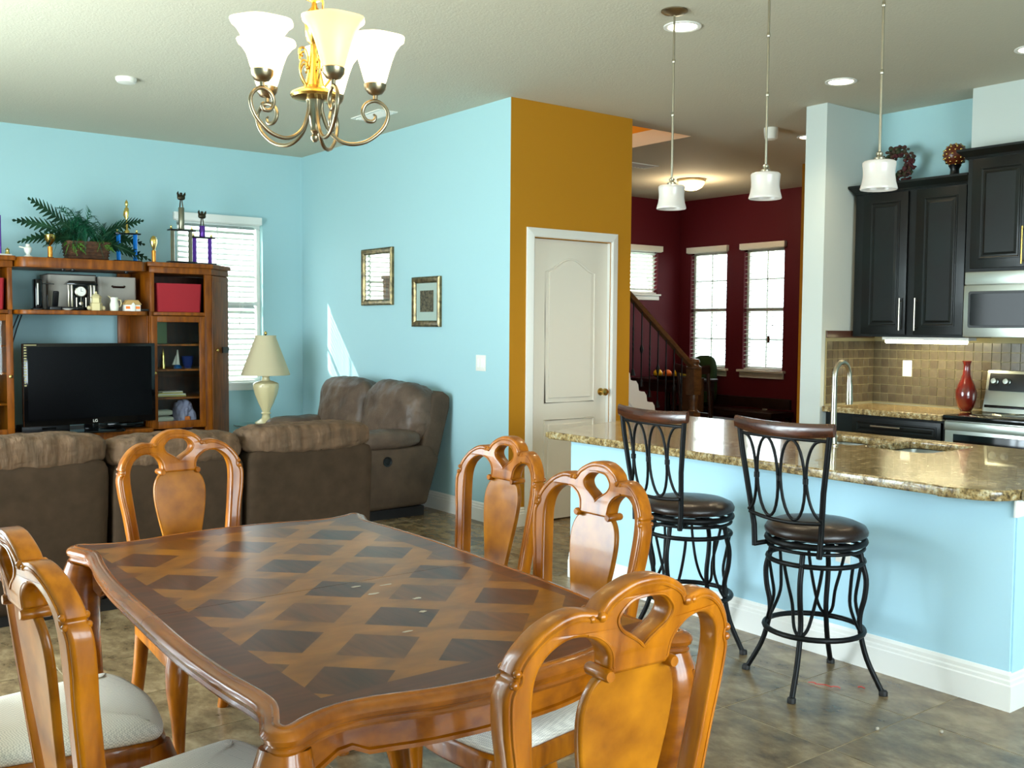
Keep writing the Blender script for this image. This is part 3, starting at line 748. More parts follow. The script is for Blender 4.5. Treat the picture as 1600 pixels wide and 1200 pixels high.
def outlet(name, c, ax, label=None, w=.07, h=.115, kind='outlet', parent=None):
    """ax: outward normal letter"""
    b = MB(); d = {'-x': (-1, 0), '-y': (0, -1)}[ax]
    R = Matrix.Rotation(0 if ax == '-y' else -PI/2, 3, 'Z')
    b.obox((c[0]+d[0]*.003, c[1]+d[1]*.003, c[2]), (w, .006, h), R)
    if parent is None:
        t = thing(name, label, 'wall plate', (0, 0, 0))
    else: t = bpy.data.objects.new(name, None); COL.objects.link(t); t.parent = parent
    o = b.build('cover_plate', M['plate'], t, bevel=.002)
    g = MB()
    if kind == 'outlet':
        for s in (-1, 1): g.obox((c[0]+d[0]*.0075, c[1]+d[1]*.0075, c[2]+s*.026), (.034, .003, .03), R)
    else:
        n = kind
        for k_ in range(n): off = (k_-(n-1)/2)*.046; g.obox((c[0]+d[0]*.008+(off if ax == '-y' else 0), c[1]+d[1]*.008+(0 if ax == '-y' else off), c[2]), (.03, .005, .06), R)
    g.build('rocker' if kind != 'outlet' else 'socket', M['white'], t, bevel=.001)
    return t
outlet('wall_outlet', (XI, 2.486, .475), '-x', 'white outlet on the blue island panel behind the nearer stool')
outlet('wall_outlet', (3.83, YI0-.0065, .585), '-y', 'white outlet on the island end at the right picture edge')
outlet('light_switch', (XB, 5.873, 1.143), '-x', 'double white light switch plate on the aqua wall beside the gold wall', w=.118, kind=2)
# countertop with sink cut-outs
ct = cr([(3.60, 4.30, 1), (3.565, 4.24), (3.555, 4.15), (3.540, 2.20), (3.532, 2.00), (3.540, 1.88), (3.590, 1.790), (3.690, 1.752), (3.80, 1.748), (4.97, 1.748, 1), (4.97, 4.35), (4.92, 4.52), (4.70, 4.58), (4.40, 4.57), (3.95, 4.44)], 5, closed=True)
SK1 = rrect(4.40, 4.86, 2.54, 2.88, .06); SK2 = rrect(4.40, 4.80, 2.92, 3.30, .06)
vs, fs = flat_mesh([ct[::-1], SK1, SK2], .04, .008, 3)
itop = MB().add([(x, y, ZC-.02+z) for x, y, z in vs], fs).build('island_countertop', M['granite'], None, smooth=40)
tag(itop, 'speckled tan granite island countertop with rounded corners', 'countertop')
def basin(name, r, zt, dep, m, label):
    x0, x1, y0, y1 = r; rg = []
    for o, z in ((.012, zt), (.0, zt), (.004, zt-dep*.8), (.03, zt-dep), (.12, zt-dep-.002)):
        rg.append([(x, y, z) for x, y in rrect(x0+(o if z < zt else -o), x1-(o if z < zt else -o), y0+(o if z < zt else -o), y1-(o if z < zt else -o), .06)])
    return rg
snk = thing('sink', 'stainless double undermount sink set in the island', 'sink', (0, 0, 0))
MB().rings(basin('a', (4.40, 4.86, 2.54, 2.88), ZC-.0415, .19, None, None), False, True).build('right_basin', M['steel'], snk, smooth=40)
MB().rings(basin('b', (4.40, 4.80, 2.92, 3.30), ZC-.0415, .17, None, None), False, True).build('left_basin', M['steel'], snk, smooth=40)
fc = thing('faucet', 'tall chrome gooseneck faucet on the island', 'faucet', (4.305, 2.98, ZC))
pts = [(0, 0, .0), (0, 0, .10), (0, 0, .34)]+[(.062-.062*math.cos(a), -.0*a, .34+.075*math.sin(a)) for a in [PI*k/10 for k in range(1, 11)]]+[(.124, 0, .30)]
MB().tube(pts, [.017, .015]+[.0125]*11+[.0125], 14).build('spout', M['nickel'], fc, smooth=50)
MB().tube([(.124, 0, .315), (.126, 0, .29), (.128, 0, .22), (.128, 0, .20)], [.014, .016, .018, .016], 12).build('spray_head', M['nickel'], fc, smooth=50)
MB().lathe([(.028, 0), (.028, .006), (.02, .012), (.018, .05), (.017, .06)], (0, 0, 0), 16).build('base_collar', M['nickel'], fc, smooth=40)
MB().tube([(0, .012, .06), (0, .05, .075), (0, .10, .085)], [.009, .007, .005], 8).build('lever', M['nickel'], fc, smooth=40)

# ------------------------------------------------------------------ bar stools
def make_stool(label, loc, rz):
    t = thing('bar_stool', label, 'stool', loc, rz, 'black iron bar stools at the island')
    # local: front = +X, back at -X
    ZS = .60
    MB().lathe([(.001, ZS+.058), (.10, ZS+.056), (.155, ZS+.050), (.188, ZS+.036), (.198, ZS+.018), (.196, ZS+.004), (.180, ZS-.004), (.001, ZS-.004)][::-1], (0, 0, 0), 36).build('seat', M['leather'], t, smooth=60)
    b = MB(); n = 36
    def ring(r, z, rad): b.tube([(r*math.cos(2*PI*k_/n), r*math.sin(2*PI*k_/n), z) for k_ in range(n)], rad, 8, closed=True)
    ring(.186, ZS-.022, .013); ring(.183, ZS-.048, .007)
    b.lathe([(.07, ZS-.03), (.07, ZS-.012)], (0, 0, 0), 16)
    for a in (0, PI/2): b.obox((0, 0, ZS-.024), (.36, .03, .006), a)
    b.build('swivel_frame', M['iron'], t, smooth=50)
    b = MB(); ring2 = lambda r, z, rad: b.tube([(r*math.cos(2*PI*k_/n), r*math.sin(2*PI*k_/n), z) for k_ in range(n)], rad, 8, closed=True)
    ring2(.183, ZS-.098, .010); b.build('upper_ring', M['iron'], t, smooth=50)
    b = MB(); ring2(.190, .225, .011); b.build('foot_ring', M['iron'], t, smooth=50)
    for k_ in range(4):
        a = math.radians(20)+k_*PI/2; c, s = math.cos(a), math.sin(a)
        pr_ = cr([(.172, ZS-.05), (.182, ZS-.10), (.197, .44), (.193, .37), (.178, .30), (.180, .235), (.208, .13), (.268, .012)], 4)
        L = MB(); L.tube([(r*c, r*s, z) for r, z in pr_], .0105, 8)
        L.build('leg', M['iron'], t, smooth=50)
        MB().lathe([(.012, .0), (.017, .002), (.017, .016), (.012, .022)], (.272*c, .272*s, 0), 10).build('rubber_foot', M['rubber'], t, smooth=50)
        for da in (.42, -.42):
            a2 = a+da
            pb = cr([(.180, ZS-.098), (.165, .42), (.155, .34), (.176, .26), (.188, .225)], 4)
            m = len(pb)
            MB().tube([(r*math.cos(a+da*(1-(i/(m-1))**1.5)), r*math.sin(a+da*(1-(i/(m-1))**1.5)), z) for i, (r, z) in enumerate(pb)], .0065, 6).build('brace', M['iron'], t, smooth=50)
    for s in (-1, 1): MB().tube([(-.19, s*.150, ZS-.045), (-.13, s*.12, ZS-.036), (-.02, s*.09, ZS-.030)], .010, 8).build('back_bracket', M['iron'], t, smooth=50)
    # back posts
    def bx(z): return -.178-(z-ZS)*.085-.012*math.sin((z-ZS+.05)*5)
    for s in (-1, 1):
        p = [(-.186, s*.150, ZS-.052), (bx(ZS+.03), s*.155, ZS+.03), (bx(ZS+.2), s*.176, ZS+.20), (bx(ZS+.33), s*.196, ZS+.33), (bx(ZS+.42), s*.208, ZS+.425)]
        MB().tube(p, .011, 8).build('back_post', M['iron'], t, smooth=50)
    def arc(y, z): return bx(z)-.028*(1-(y/.2)**2)
    b = MB(); b.tube([(arc(y, ZS+.085)+.0, y, ZS+.085-.012*(1-(y/.165)**2)) for y in [-.165+.33*k_/10 for k_ in range(11)]], .008, 8); b.build('lower_rail', M['iron'], t, smooth=50)
    # wooden crest rail
    rg = []
    for k_ in range(15):
        y = -.228+.456*k_/14; dz = .012*(y/.228)**2; x = arc(y*.87, ZS+.42); hh = .026+.004*(1-(y/.228)**2)
        rg.append([(x+.011*math.cos(a), y, ZS+.425+dz+hh*math.sin(a)) for a in [2*PI*q/10 for q in range(10)]])
    MB().rings(rg, True, True).build('crest_rail', M['rail_wood'], t, smooth=60)
    # interlaced ovals
    def oval(yc, w, zlo, zhi, half=None):
        m = 24; pts = []
        for k_ in range(m+1 if half else m):
            a = (-PI/2+PI*k_/m) if half else 2*PI*k_/m
            y = yc+(half or 1)*w*math.cos(a); z = (zlo+zhi)/2+(zhi-zlo)/2*math.sin(a); pts.append((arc(y, z), y, z))
        return pts
    zl, zh = ZS+.085, ZS+.392
    MB().tube(oval(-.058, .052, zl, zh), .006, 8, closed=True).build('back_oval', M['iron'], t, smooth=50)
    MB().tube(oval(.058, .052, zl, zh), .006, 8, closed=True).build('back_oval', M['iron'], t, smooth=50)
    MB().tube(oval(-.172, .056, zl+.01, zh, 1), .006, 8).build('back_curve', M['iron'], t, smooth=50)
    MB().tube(oval(.172, .056, zl+.01, zh, -1), .006, 8).build('back_curve', M['iron'], t, smooth=50)
    for y in (-.113, 0, .113): MB().lathe([(.006, -.012), (.011, -.010), (.011, .010), (.006, .012)], (arc(y, (zl+zh)/2), y, (zl+zh)/2), 10).build('collar', M['iron'], t, smooth=50)
    b = MB(); b.tube([(arc(y, ZS+.395), y, ZS+.395) for y in [-.195+.39*k_/8 for k_ in range(9)]], .007, 8); b.build('upper_rail', M['iron'], t, smooth=50)
    return t
s0 = make_stool('black iron bar stool with leather seat, the one nearer the camera', (3.355, 2.39, 0), 0)
copy_tree(s0, (3.335, 3.04, 0), -.10, 'black iron bar stool with leather seat, farther one behind the chairs')

# ------------------------------------------------------------------ pendants, ceiling lights
def pendant(y, zb, label, first=None):
    t = thing('pendant_light', label, 'pendant light', (3.72, y, H), 0, 'pendants in a row above the island')
    L = H-zb-.155
    MB().lathe([(.066, 0), (.066, -.006), (.05, -.016), (.02, -.024), (.008, -.026)], (0, 0, 0), 24).build('canopy', M['bronze_nickel'], t, smooth=50)
    b = MB(); b.tube([(0, 0, -.02), (0, 0, -L)], .0055, 10); 
    for q in (.30, .62): b.lathe([(.0056, -q*L-.01), (.0075, -q*L-.008), (.0075, -q*L+.008), (.0056, -q*L+.01)], (0, 0, 0), 10)
    b.build('rod', M['nickel'], t, smooth=50)
    MB().lathe([(.007, -L), (.014, -L-.006), (.014, -L-.014), (.010, -L-.018), (.022, -L-.026), (.022, -L-.036), (.03, -L-.042), (.03, -L-.048)], (0, 0, 0), 16).build('socket_cap', M['nickel'], t, smooth=40)
    z = -(H-zb)
    MB().lathe([(.028, z+.118), (.060, z+.116), (.066, z+.110), (.066, z+.10), (.063, z+.075), (.063, z+.055), (.067, z+.03), (.072, z+.012), (.074, z+.004), (.072, z), (.069, z+.002), (.068, z+.01), (.063, z+.03), (.059, z+.06), (.062, z+.10), (.05, z+.112), (.028, z+.114)], (0, 0, 0), 28, close=False).build('glass_shade', M['shade_off'], t, smooth=60)
    return t
pendant(3.546, 1.998, 'white glass pendant over the far end of the island, left of three')
pendant(2.965, 1.993, 'white glass pendant over the island middle, between the other two')
pendant(2.389, 1.975, 'white glass pendant over the near end of the island, right of three')
def can(x, y, label):
    t = thing('recessed_light', label, 'ceiling light', (x, y, H), 0, 'recessed ceiling lights')
    MB().lathe([(.098, -.001), (.098, -.006), (.085, -.009), (.076, -.005), (.076, -.001)], (0, 0, 0), 28).build('trim_ring', M['white'], t, smooth=50)
    MB().lathe([(.001, -.007), (.05, -.006), (.075, -.004)], (0, 0, 0), 24).build('lamp_face', M['bulb'], t)
    l = bpy.data.lights.new('downlight', 'SPOT'); l.energy = 26; l.spot_size = 2.3; l.spot_blend = .8; l.color = (1, .80, .52); l.shadow_soft_size = .06
    o = bpy.data.objects.new('downlight', l); COL.objects.link(o); o.location = (0, 0, -.02); o.parent = t
can(3.942, 3.70, 'recessed ceiling light beside the left pendant canopy')
can(5.584, 3.874, 'recessed ceiling light above the kitchen between two pendants')
can(5.76, 2.76, 'recessed ceiling light at the right picture edge')
can(6.98, 5.13, 'recessed hall ceiling light half hidden behind the pillar')
t = thing('dome_light', 'lit frosted dome light on the hall ceiling', 'ceiling light', (8.02, 7.36, H))
MB().lathe([(.15, 0), (.15, -.02), (.135, -.028)], (0, 0, 0), 28).build('base_ring', M['bronze_nickel'], t, smooth=50)
MB().lathe([(.138, -.026), (.135, -.05), (.11, -.085), (.06, -.11), (.001, -.118)], (0, 0, 0), 28).build('bowl', M['dome'], t, smooth=60)
l = bpy.data.lights.new('dome_bulb', 'POINT'); l.energy = 14; l.color = (1, .78, .5); l.shadow_soft_size = .12
o = bpy.data.objects.new('dome_bulb', l); COL.objects.link(o); o.parent = t; o.location = (0, 0, -.18)
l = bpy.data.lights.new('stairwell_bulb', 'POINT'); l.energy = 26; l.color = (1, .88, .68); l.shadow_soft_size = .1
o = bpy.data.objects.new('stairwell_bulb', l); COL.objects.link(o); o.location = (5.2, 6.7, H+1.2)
t = thing('smoke_detector', 'round white smoke detector on the living room ceiling', 'detector', (2.012, 6.69, H))
MB().lathe([(.065, 0), (.065, -.014), (.055, -.03), (.02, -.036), (.001, -.036)], (0, 0, 0), 24).build('housing', M['plate'], t, smooth=45)
t = thing('ceiling_siren', 'small white box sounder on the ceiling behind the middle pendant rod', 'alarm', (6.453, 5.10, H))
MB().lathe([(.055, 0), (.055, -.03), (.048, -.085), (.04, -.09), (.001, -.09)], (0, 0, 0), 16).build('housing', M['plate'], t, smooth=45)
def vent(x, y, sx, sy, label, n=7):
    t = thing('air_vent', label, 'vent', (x, y, H))
    f = MB(); f.box(-sx/2, sx/2, -sy/2, -sy/2+.02, -.008, -.0005); f.box(-sx/2, sx/2, sy/2-.02, sy/2, -.008, -.0005); f.box(-sx/2, -sx/2+.02, -sy/2+.02, sy/2-.02, -.008, -.0005); f.box(sx/2-.02, sx/2, -sy/2+.02, sy/2-.02, -.008, -.0005)
    f.build('frame', M['plate'], t)
    for k_ in range(n):
        x_ = -sx/2+.02+(sx-.04)*(k_+.5)/n
        MB().obox((x_, 0, -.006), (.018, sy-.042, .002), Matrix.Rotation(.6, 3, 'Y')).build('louvre', M['plate'], t)
vent(3.80, 6.66, .16, .42, 'white air vent in the ceiling above the aqua picture wall', 5)
vent(6.93, 7.05, .36, .20, 'white air vent in the hall ceiling beside the stairwell opening')

# ------------------------------------------------------------------ kitchen wall run
KW = 6.6713; ZK = .865
bs = thing('tile_backsplash', 'brown square tile backsplash behind the kitchen counter', 'backsplash')
bs['kind'] = 'structure'
MB().box(KW-.006, KW-.001, 2.2, 4.29, ZK+.001, 1.395).build('grout_bed', M['tile_grout'], bs)
MB().box(6.075, KW-.007, 4.284, 4.289, ZK+.001, 1.395).build('grout_bed', M['tile_grout'], bs)
tm = [mat('backsplash_tile_%d' % i, c, .22, coat=.2, var=(c2, 20, .3, .7, 3)) for i, (c, c2) in enumerate((((92, 82, 62), (78, 68, 52)), ((98, 88, 68), (82, 72, 56)), ((86, 75, 58), (72, 62, 48))))]
PT = .0635
tms = []
for m_ in tm: q = MB(); q.box(-.005, 0, .0018, PT-.0018, .0018, PT-.0018); tms.append(q.mesh('tile', m_, bevel=.0012, bseg=1))
nt = 0; ztop = 1.345
for j in range(7):
    z = ZK+.012+j*PT*1.0
    for i in range(32):
        y = 4.283-PT*(i+1)
        if y < 2.2: continue
        o = link('tile', tms[(i*7+j*3+i*j) % 3], bs); o.location = (KW-.006, y, z); nt += 1
    for i in range(9):
        x = KW-.012-PT*(i+1)
        o = link('tile', tms[(i*5+j*2) % 3], bs); o.location = (x, 4.284, z); o.rotation_euler = (0, 0, PI/2); nt += 1
        o.location = (x+PT, 4.284, z)
c_ = MB(); c_.box(6.075, KW-.012, 4.2755, 4.2838, 1.345, 1.395); c_.build('border_tile', mat('border_tile', (74, 48, 40), .3), bs, bevel=.001)
# base cabinet, counter
bc = thing('base_cabinet', 'dark espresso base cabinet with drawers left of the range', 'cabinet', (0, 0, 0))
MB().box(6.10, KW-.008, 3.398, 4.283, .09, ZK-.041).build('carcass', M['cab'], bc)
MB().box(6.15, KW-.008, 3.398, 4.283, 0, .089).build('toe_kick', M['rubber'], bc)
def handle(par, p0, p1, out, r=.006, m='nickel'):
    p0 = Vector(p0); p1 = Vector(p1); o = Vector(out); d = (p1-p0).normalized()*.02
    b = MB(); b.tube([p0-d+o, p1+d+o], r, 8); b.tube([p0, p0+o], r*.8, 6); b.tube([p1, p1+o], r*.8, 6)
    return b.build('handle', M[m], par, smooth=50)
def shaker(name, par, x, y0, y1, z0, z1, raised=True):
    """door facing -X at plane x"""
    b = MB(); b.box(x-.020, x-.0008, y0, y1, z0, z1); d = b.build(name, M['cab'], par, bevel=.003)
    w_ = .062 if (z1-z0) > .3 else .035
    f = MB()
    iy0, iy1, iz0, iz1 = y0+w_, y1-w_, z0+w_, z1-w_
    ring = lambda o, h: [(x-.020-h, iy0+o, iz0+o), (x-.020-h, iy1-o, iz0+o), (x-.020-h, iy1-o, iz1-o), (x-.020-h, iy0+o, iz1-o)]
    f.rings([ring(-.006, -.0005), ring(-.004, .004), ring(.002, .005), ring(.008, .001), ring(.014, -.003)]); 
    f.build('moulding', M['cab'], d, smooth=30)
    f = MB(); f.rings([ring(.020, .0), ring(.034, .006)], False, True); f.build('centre_panel', M['cab'], d)
    return d
dr = shaker('drawer', bc, 6.099, 3.413, 4.06, ZK-.19, ZK-.055); handle(dr, (6.079, 3.70, .755), (6.079, 3.88, .755), (-.028, 0, 0))
dr = shaker('door', bc, 6.099, 3.413, 3.735, .11, ZK-.20); handle(dr, (6.079, 3.70, .50), (6.079, 3.70, .60), (-.028, 0, 0))
dr = shaker('door', bc, 6.099, 3.745, 4.06, .11, ZK-.20); handle(dr, (6.079, 3.78, .50), (6.079, 3.78, .60), (-.028, 0, 0))
vs, fs = flat_mesh([[(6.05, 3.393), (KW-.008, 3.393), (KW-.008, 4.283), (6.05, 4.283)]], .04, .006, 2)
kt = MB().add([(x, y, ZK-.02+z) for x, y, z in vs], fs).build('wall_countertop', M['granite'], None, smooth=40)
tag(kt, 'tan granite counter along the tiled wall below the black cabinets', 'countertop')
# upper cabinets
def crown(par, pts, nrms, z0, m):
    prof = [(0, 0), (.012, 0), (.018, .014), (.040, .034), (.055, .048), (.055, .062), (0, .062)]
    MB().rings([[Vector((p[0]+n[0]*a, p[1]+n[1]*a, z0+z)) for a, z in prof] for p, n in zip(pts, nrms)], True, True).build('crown_moulding', m, par)
uc = thing('wall_cabinet', 'black two-door wall cabinet with nickel bar handles', 'cabinet', (0, 0, 0))
MB().box(6.345, KW-.001, 3.405, 4.25, 1.355, 2.36).build('carcass', M['cab'], uc)
d = shaker('door', uc, 6.345, 3.835, 4.175, 1.372, 2.345); handle(d, (6.325, 3.862, 1.42), (6.325, 3.862, 1.60), (-.03, 0, 0))
d = shaker('door', uc, 6.345, 3.425, 3.775, 1.372, 2.345); handle(d, (6.325, 3.748, 1.42), (6.325, 3.748, 1.60), (-.03, 0, 0))
crown(uc, [(KW-.001, 4.25), (6.345, 4.25), (6.345, 3.405)], [(0, .6), (-1, .6), (-1, 0)], 2.355, M['cab'])
tb_ = thing('under_cabinet_light', 'glowing strip light under the black wall cabinet', 'lamp', (0, 0, 0))
MB().box(6.40, 6.50, 3.42, 4.05, 1.335, 1.3545).build('housing', M['plate'], tb_)
MB().tube([(6.42, 3.44, 1.325), (6.42, 4.03, 1.325)], .015, 8).build('tube', M['tube'], tb_, smooth=50)
area('under_cabinet_glow', (6.44, 3.73, 1.315), (0, 0, -1), .58, .04, 4, (1, .88, .55)).rotation_euler = (0, 0, PI/2)
uc2 = thing('tall_wall_cabinet', 'black deeper wall cabinet above the microwave', 'cabinet', (0, 0, 0))
MB().box(6.24, KW-.001, 2.53, 3.372, 1.775, 2.4995).build('carcass', M['cab'], uc2)
d = shaker('door', uc2, 6.24, 2.96, 3.335, 1.795, 2.48); handle(d, (6.22, 2.995, 1.83), (6.22, 2.995, 2.02), (-.03, 0, 0), m='brass')
d = shaker('door', uc2, 6.24, 2.55, 2.945, 1.795, 2.48); handle(d, (6.22, 2.90, 1.83), (6.22, 2.90, 2.02), (-.03, 0, 0), m='brass')
crown(uc2, [(6.405, 3.372), (6.24, 3.372), (6.24, 2.53)], [(0, 1), (-1, 1), (-1, 0)], 2.487, M['cab'])
# microwave
mw = thing('microwave', 'stainless over-range microwave under the black cabinet', 'microwave', (0, 0, 0))
MB().box(6.22, KW-.008, 2.56, 3.352, 1.36, 1.774).build('body', M['steel'], mw, bevel=.004)
MB().box(6.203, 6.2195, 2.56, 3.352, 1.692, 1.772).build('vent_panel', M['steel'], mw, bevel=.003)
dd = MB().box(6.195, 6.2195, 2.80, 3.352, 1.362, 1.688).build('door', M['steel'], mw, bevel=.004)
vs, fs = flat_mesh([rrect(-.235, .235, -.115, .115, .014)], .006, .002, 1)
MB().add([(6.193+z, 3.085+x, 1.535+y) for x, y, z in vs], fs).build('window_frame', M['black'], dd)
vs, fs = flat_mesh([rrect(-.22, .22, -.10, .10, .01)], .003, .001, 1)
MB().add([(6.1885+z, 3.085+x, 1.535+y) for x, y, z in vs], fs).build('window_glass', M['black_gloss'], dd)
MB().box(6.197, 6.2195, 2.565, 2.79, 1.362, 1.688).build('control_panel', M['black'], mw, bevel=.002)
MB().box(6.2, 6.2025, 2.965, 2.99, 1.728, 1.732).build('badge', M['white'], mw)
handle(dd, (6.195, 2.83, 1.40), (6.195, 2.83, 1.65), (-.035, 0, 0), .008, 'steel')
# range
rg_ = thing('kitchen_range', 'stainless electric range with black glass cooktop and knobs', 'range', (0, 0, 0))
RY0, RY1 = 2.62, 3.388
MB().box(6.09, KW-.03, RY0, RY1, .05, .835).build('body', M['steel'], rg_, bevel=.003)
MB().box(6.055, KW-.03, RY0-.002, RY1+.002, .8365, .868).build('cooktop', M['black_gloss'], rg_, bevel=.006)
bn = MB()
for (x, y, r) in ((6.20, 3.18, .10), (6.20, 2.83, .08), (6.44, 3.18, .08), (6.44, 2.83, .10)):
    bn.tube([(x+r*math.cos(2*PI*k_/28), y+r*math.sin(2*PI*k_/28), .8685) for k_ in range(28)], .0012, 4, closed=True)
bn.build('burner_ring', M['steel'], rg_)
od = MB().box(6.062, 6.089, RY0+.01, RY1-.012, .20, .83).build('oven_door', M['steel'], rg_, bevel=.004)
MB().box(6.057, 6.0615, RY0+.07, RY1-.07, .30, .752).build('oven_glass', M['black_gloss'], od, bevel=.002)
MB().box(6.05, 6.0612, RY0+.012, RY1-.014, .775, .828).build('door_band', M['steel'], od, bevel=.005)
bg_ = MB(); bg_.prism([(6.52, .869), (KW-.012, .869), (KW-.012, 1.14), (6.585, 1.14), (6.555, .99)], RY0+.01, RY1-.01, 'Y')
bgo = bg_.build('backguard', M['steel'], rg_, bevel=.003)
sl = MB(); R = Matrix.Rotation(-.2, 3, 'Y')
sl.obox((6.563, (RY0+RY1)/2, 1.066), (.012, RY1-RY0-.07, .115), Matrix.Rotation(.197, 3, 'Y')); sl.build('control_panel', M['black'], bgo, bevel=.002)
MB().box(6.528, 6.545, RY0+.02, RY1-.02, .872, .915).build('vent_slot', M['black_gloss'], bgo)
for y in (RY1-.075, RY1-.155, RY0+.075, RY0+.155):
    kb = MB(); kb.lathe([(.024, 0), (.024, -.006), (.019, -.010), (.017, -.026), (.001, -.027)], (0, 0, 0), 20, 'X'); k2 = kb.build('knob', M['steel'], bgo, smooth=45); k2.location = (6.554, y, 1.07); k2.rotation_euler = (0, .197, 0)
MB().box(6.555-.004, 6.5555, RY0+.30, RY1-.30, 1.04, 1.095).build('clock_display', M['black_gloss'], bgo)
# vase, outlet, cabinet-top ornaments
v = thing('glazed_vase', 'tall dark red glazed vase at the end of the wall counter', 'vase', (6.50, 3.478, ZK))
MB().lathe([(.001, 0), (.032, 0), (.036, .004), (.055, .04), (.066, .085), (.066, .13), (.054, .175), (.036, .215), (.026, .245), (.022, .285), (.022, .31), (.030, .335), (.026, .335), (.019, .31), (.018, .26), (.001, .25)], (0, 0, 0), 28).build('body', M['red_vase'], v, smooth=60)
outlet('wall_outlet', (KW-.012, 4.005, 1.128), '-x', 'white outlet on the tiled backsplash')
outlet('wall_outlet', (9.35, 7.39, .51), '-x', 'white outlet low on the maroon hall wall')
w_ = thing('dried_wreath', 'dark burgundy dried flower wreath on the cabinet top behind the pendant', 'wreath', (6.50, 4.02, 2.566))
rw = random.Random(3); lv = MB()
for k_ in range(150):
    a = rw.uniform(0, 2*PI); r = .085+rw.uniform(-.035, .045); rr = rw.uniform(.010, .02)
    lv.ball((rw.uniform(-.03, .03), r*math.cos(a), r*math.sin(a)), rr, 6, (1, 1, rw.uniform(.5, 1.2)), 4)
lo_ = lv.build('blossoms', mat('burgundy_blossom', (70, 22, 26), .8, var=((44, 54, 28), 22, .4, .6, 1)), w_, smooth=60); lo_['kind'] = 'stuff'
MB().tube([(.0, .085*math.cos(2*PI*k_/20), .085*math.sin(2*PI*k_/20)) for k_ in range(20)], .012, 6, closed=True).build('ring', M['basket'], w_, smooth=50)
b_ = thing('studded_ball_ornament', 'brown studded ball on a black pedestal atop the cabinet', 'ornament', (6.48, 3.597, 2.418))
MB().lathe([(.045, 0), (.045, .012), (.030, .03), (.028, .06), (.042, .085), (.038, .09), (.001, .085)], (0, 0, 0), 20).build('pedestal', M['black'], b_, smooth=40)
MB().ball((0, 0, .155), .075, 20, m=14).build('ball', mat('brown_lacquer', (92, 40, 18), .3), b_, smooth=60)
sm_ = MB(); sm_.ball((0, 0, 0), .0085, 8, m=4); sme = sm_.mesh('stud', M['brass'], 60)
for i in range(7):
    ph = -1.1+i*.37; n_ = max(4, int(13*math.cos(ph)))
    for k_ in range(n_):
        a = 2*PI*(k_+.5*(i % 2))/n_; o = link('stud', sme, b_); o.location = (.073*math.cos(ph)*math.cos(a), .073*math.cos(ph)*math.sin(a), .155+.073*math.sin(ph))

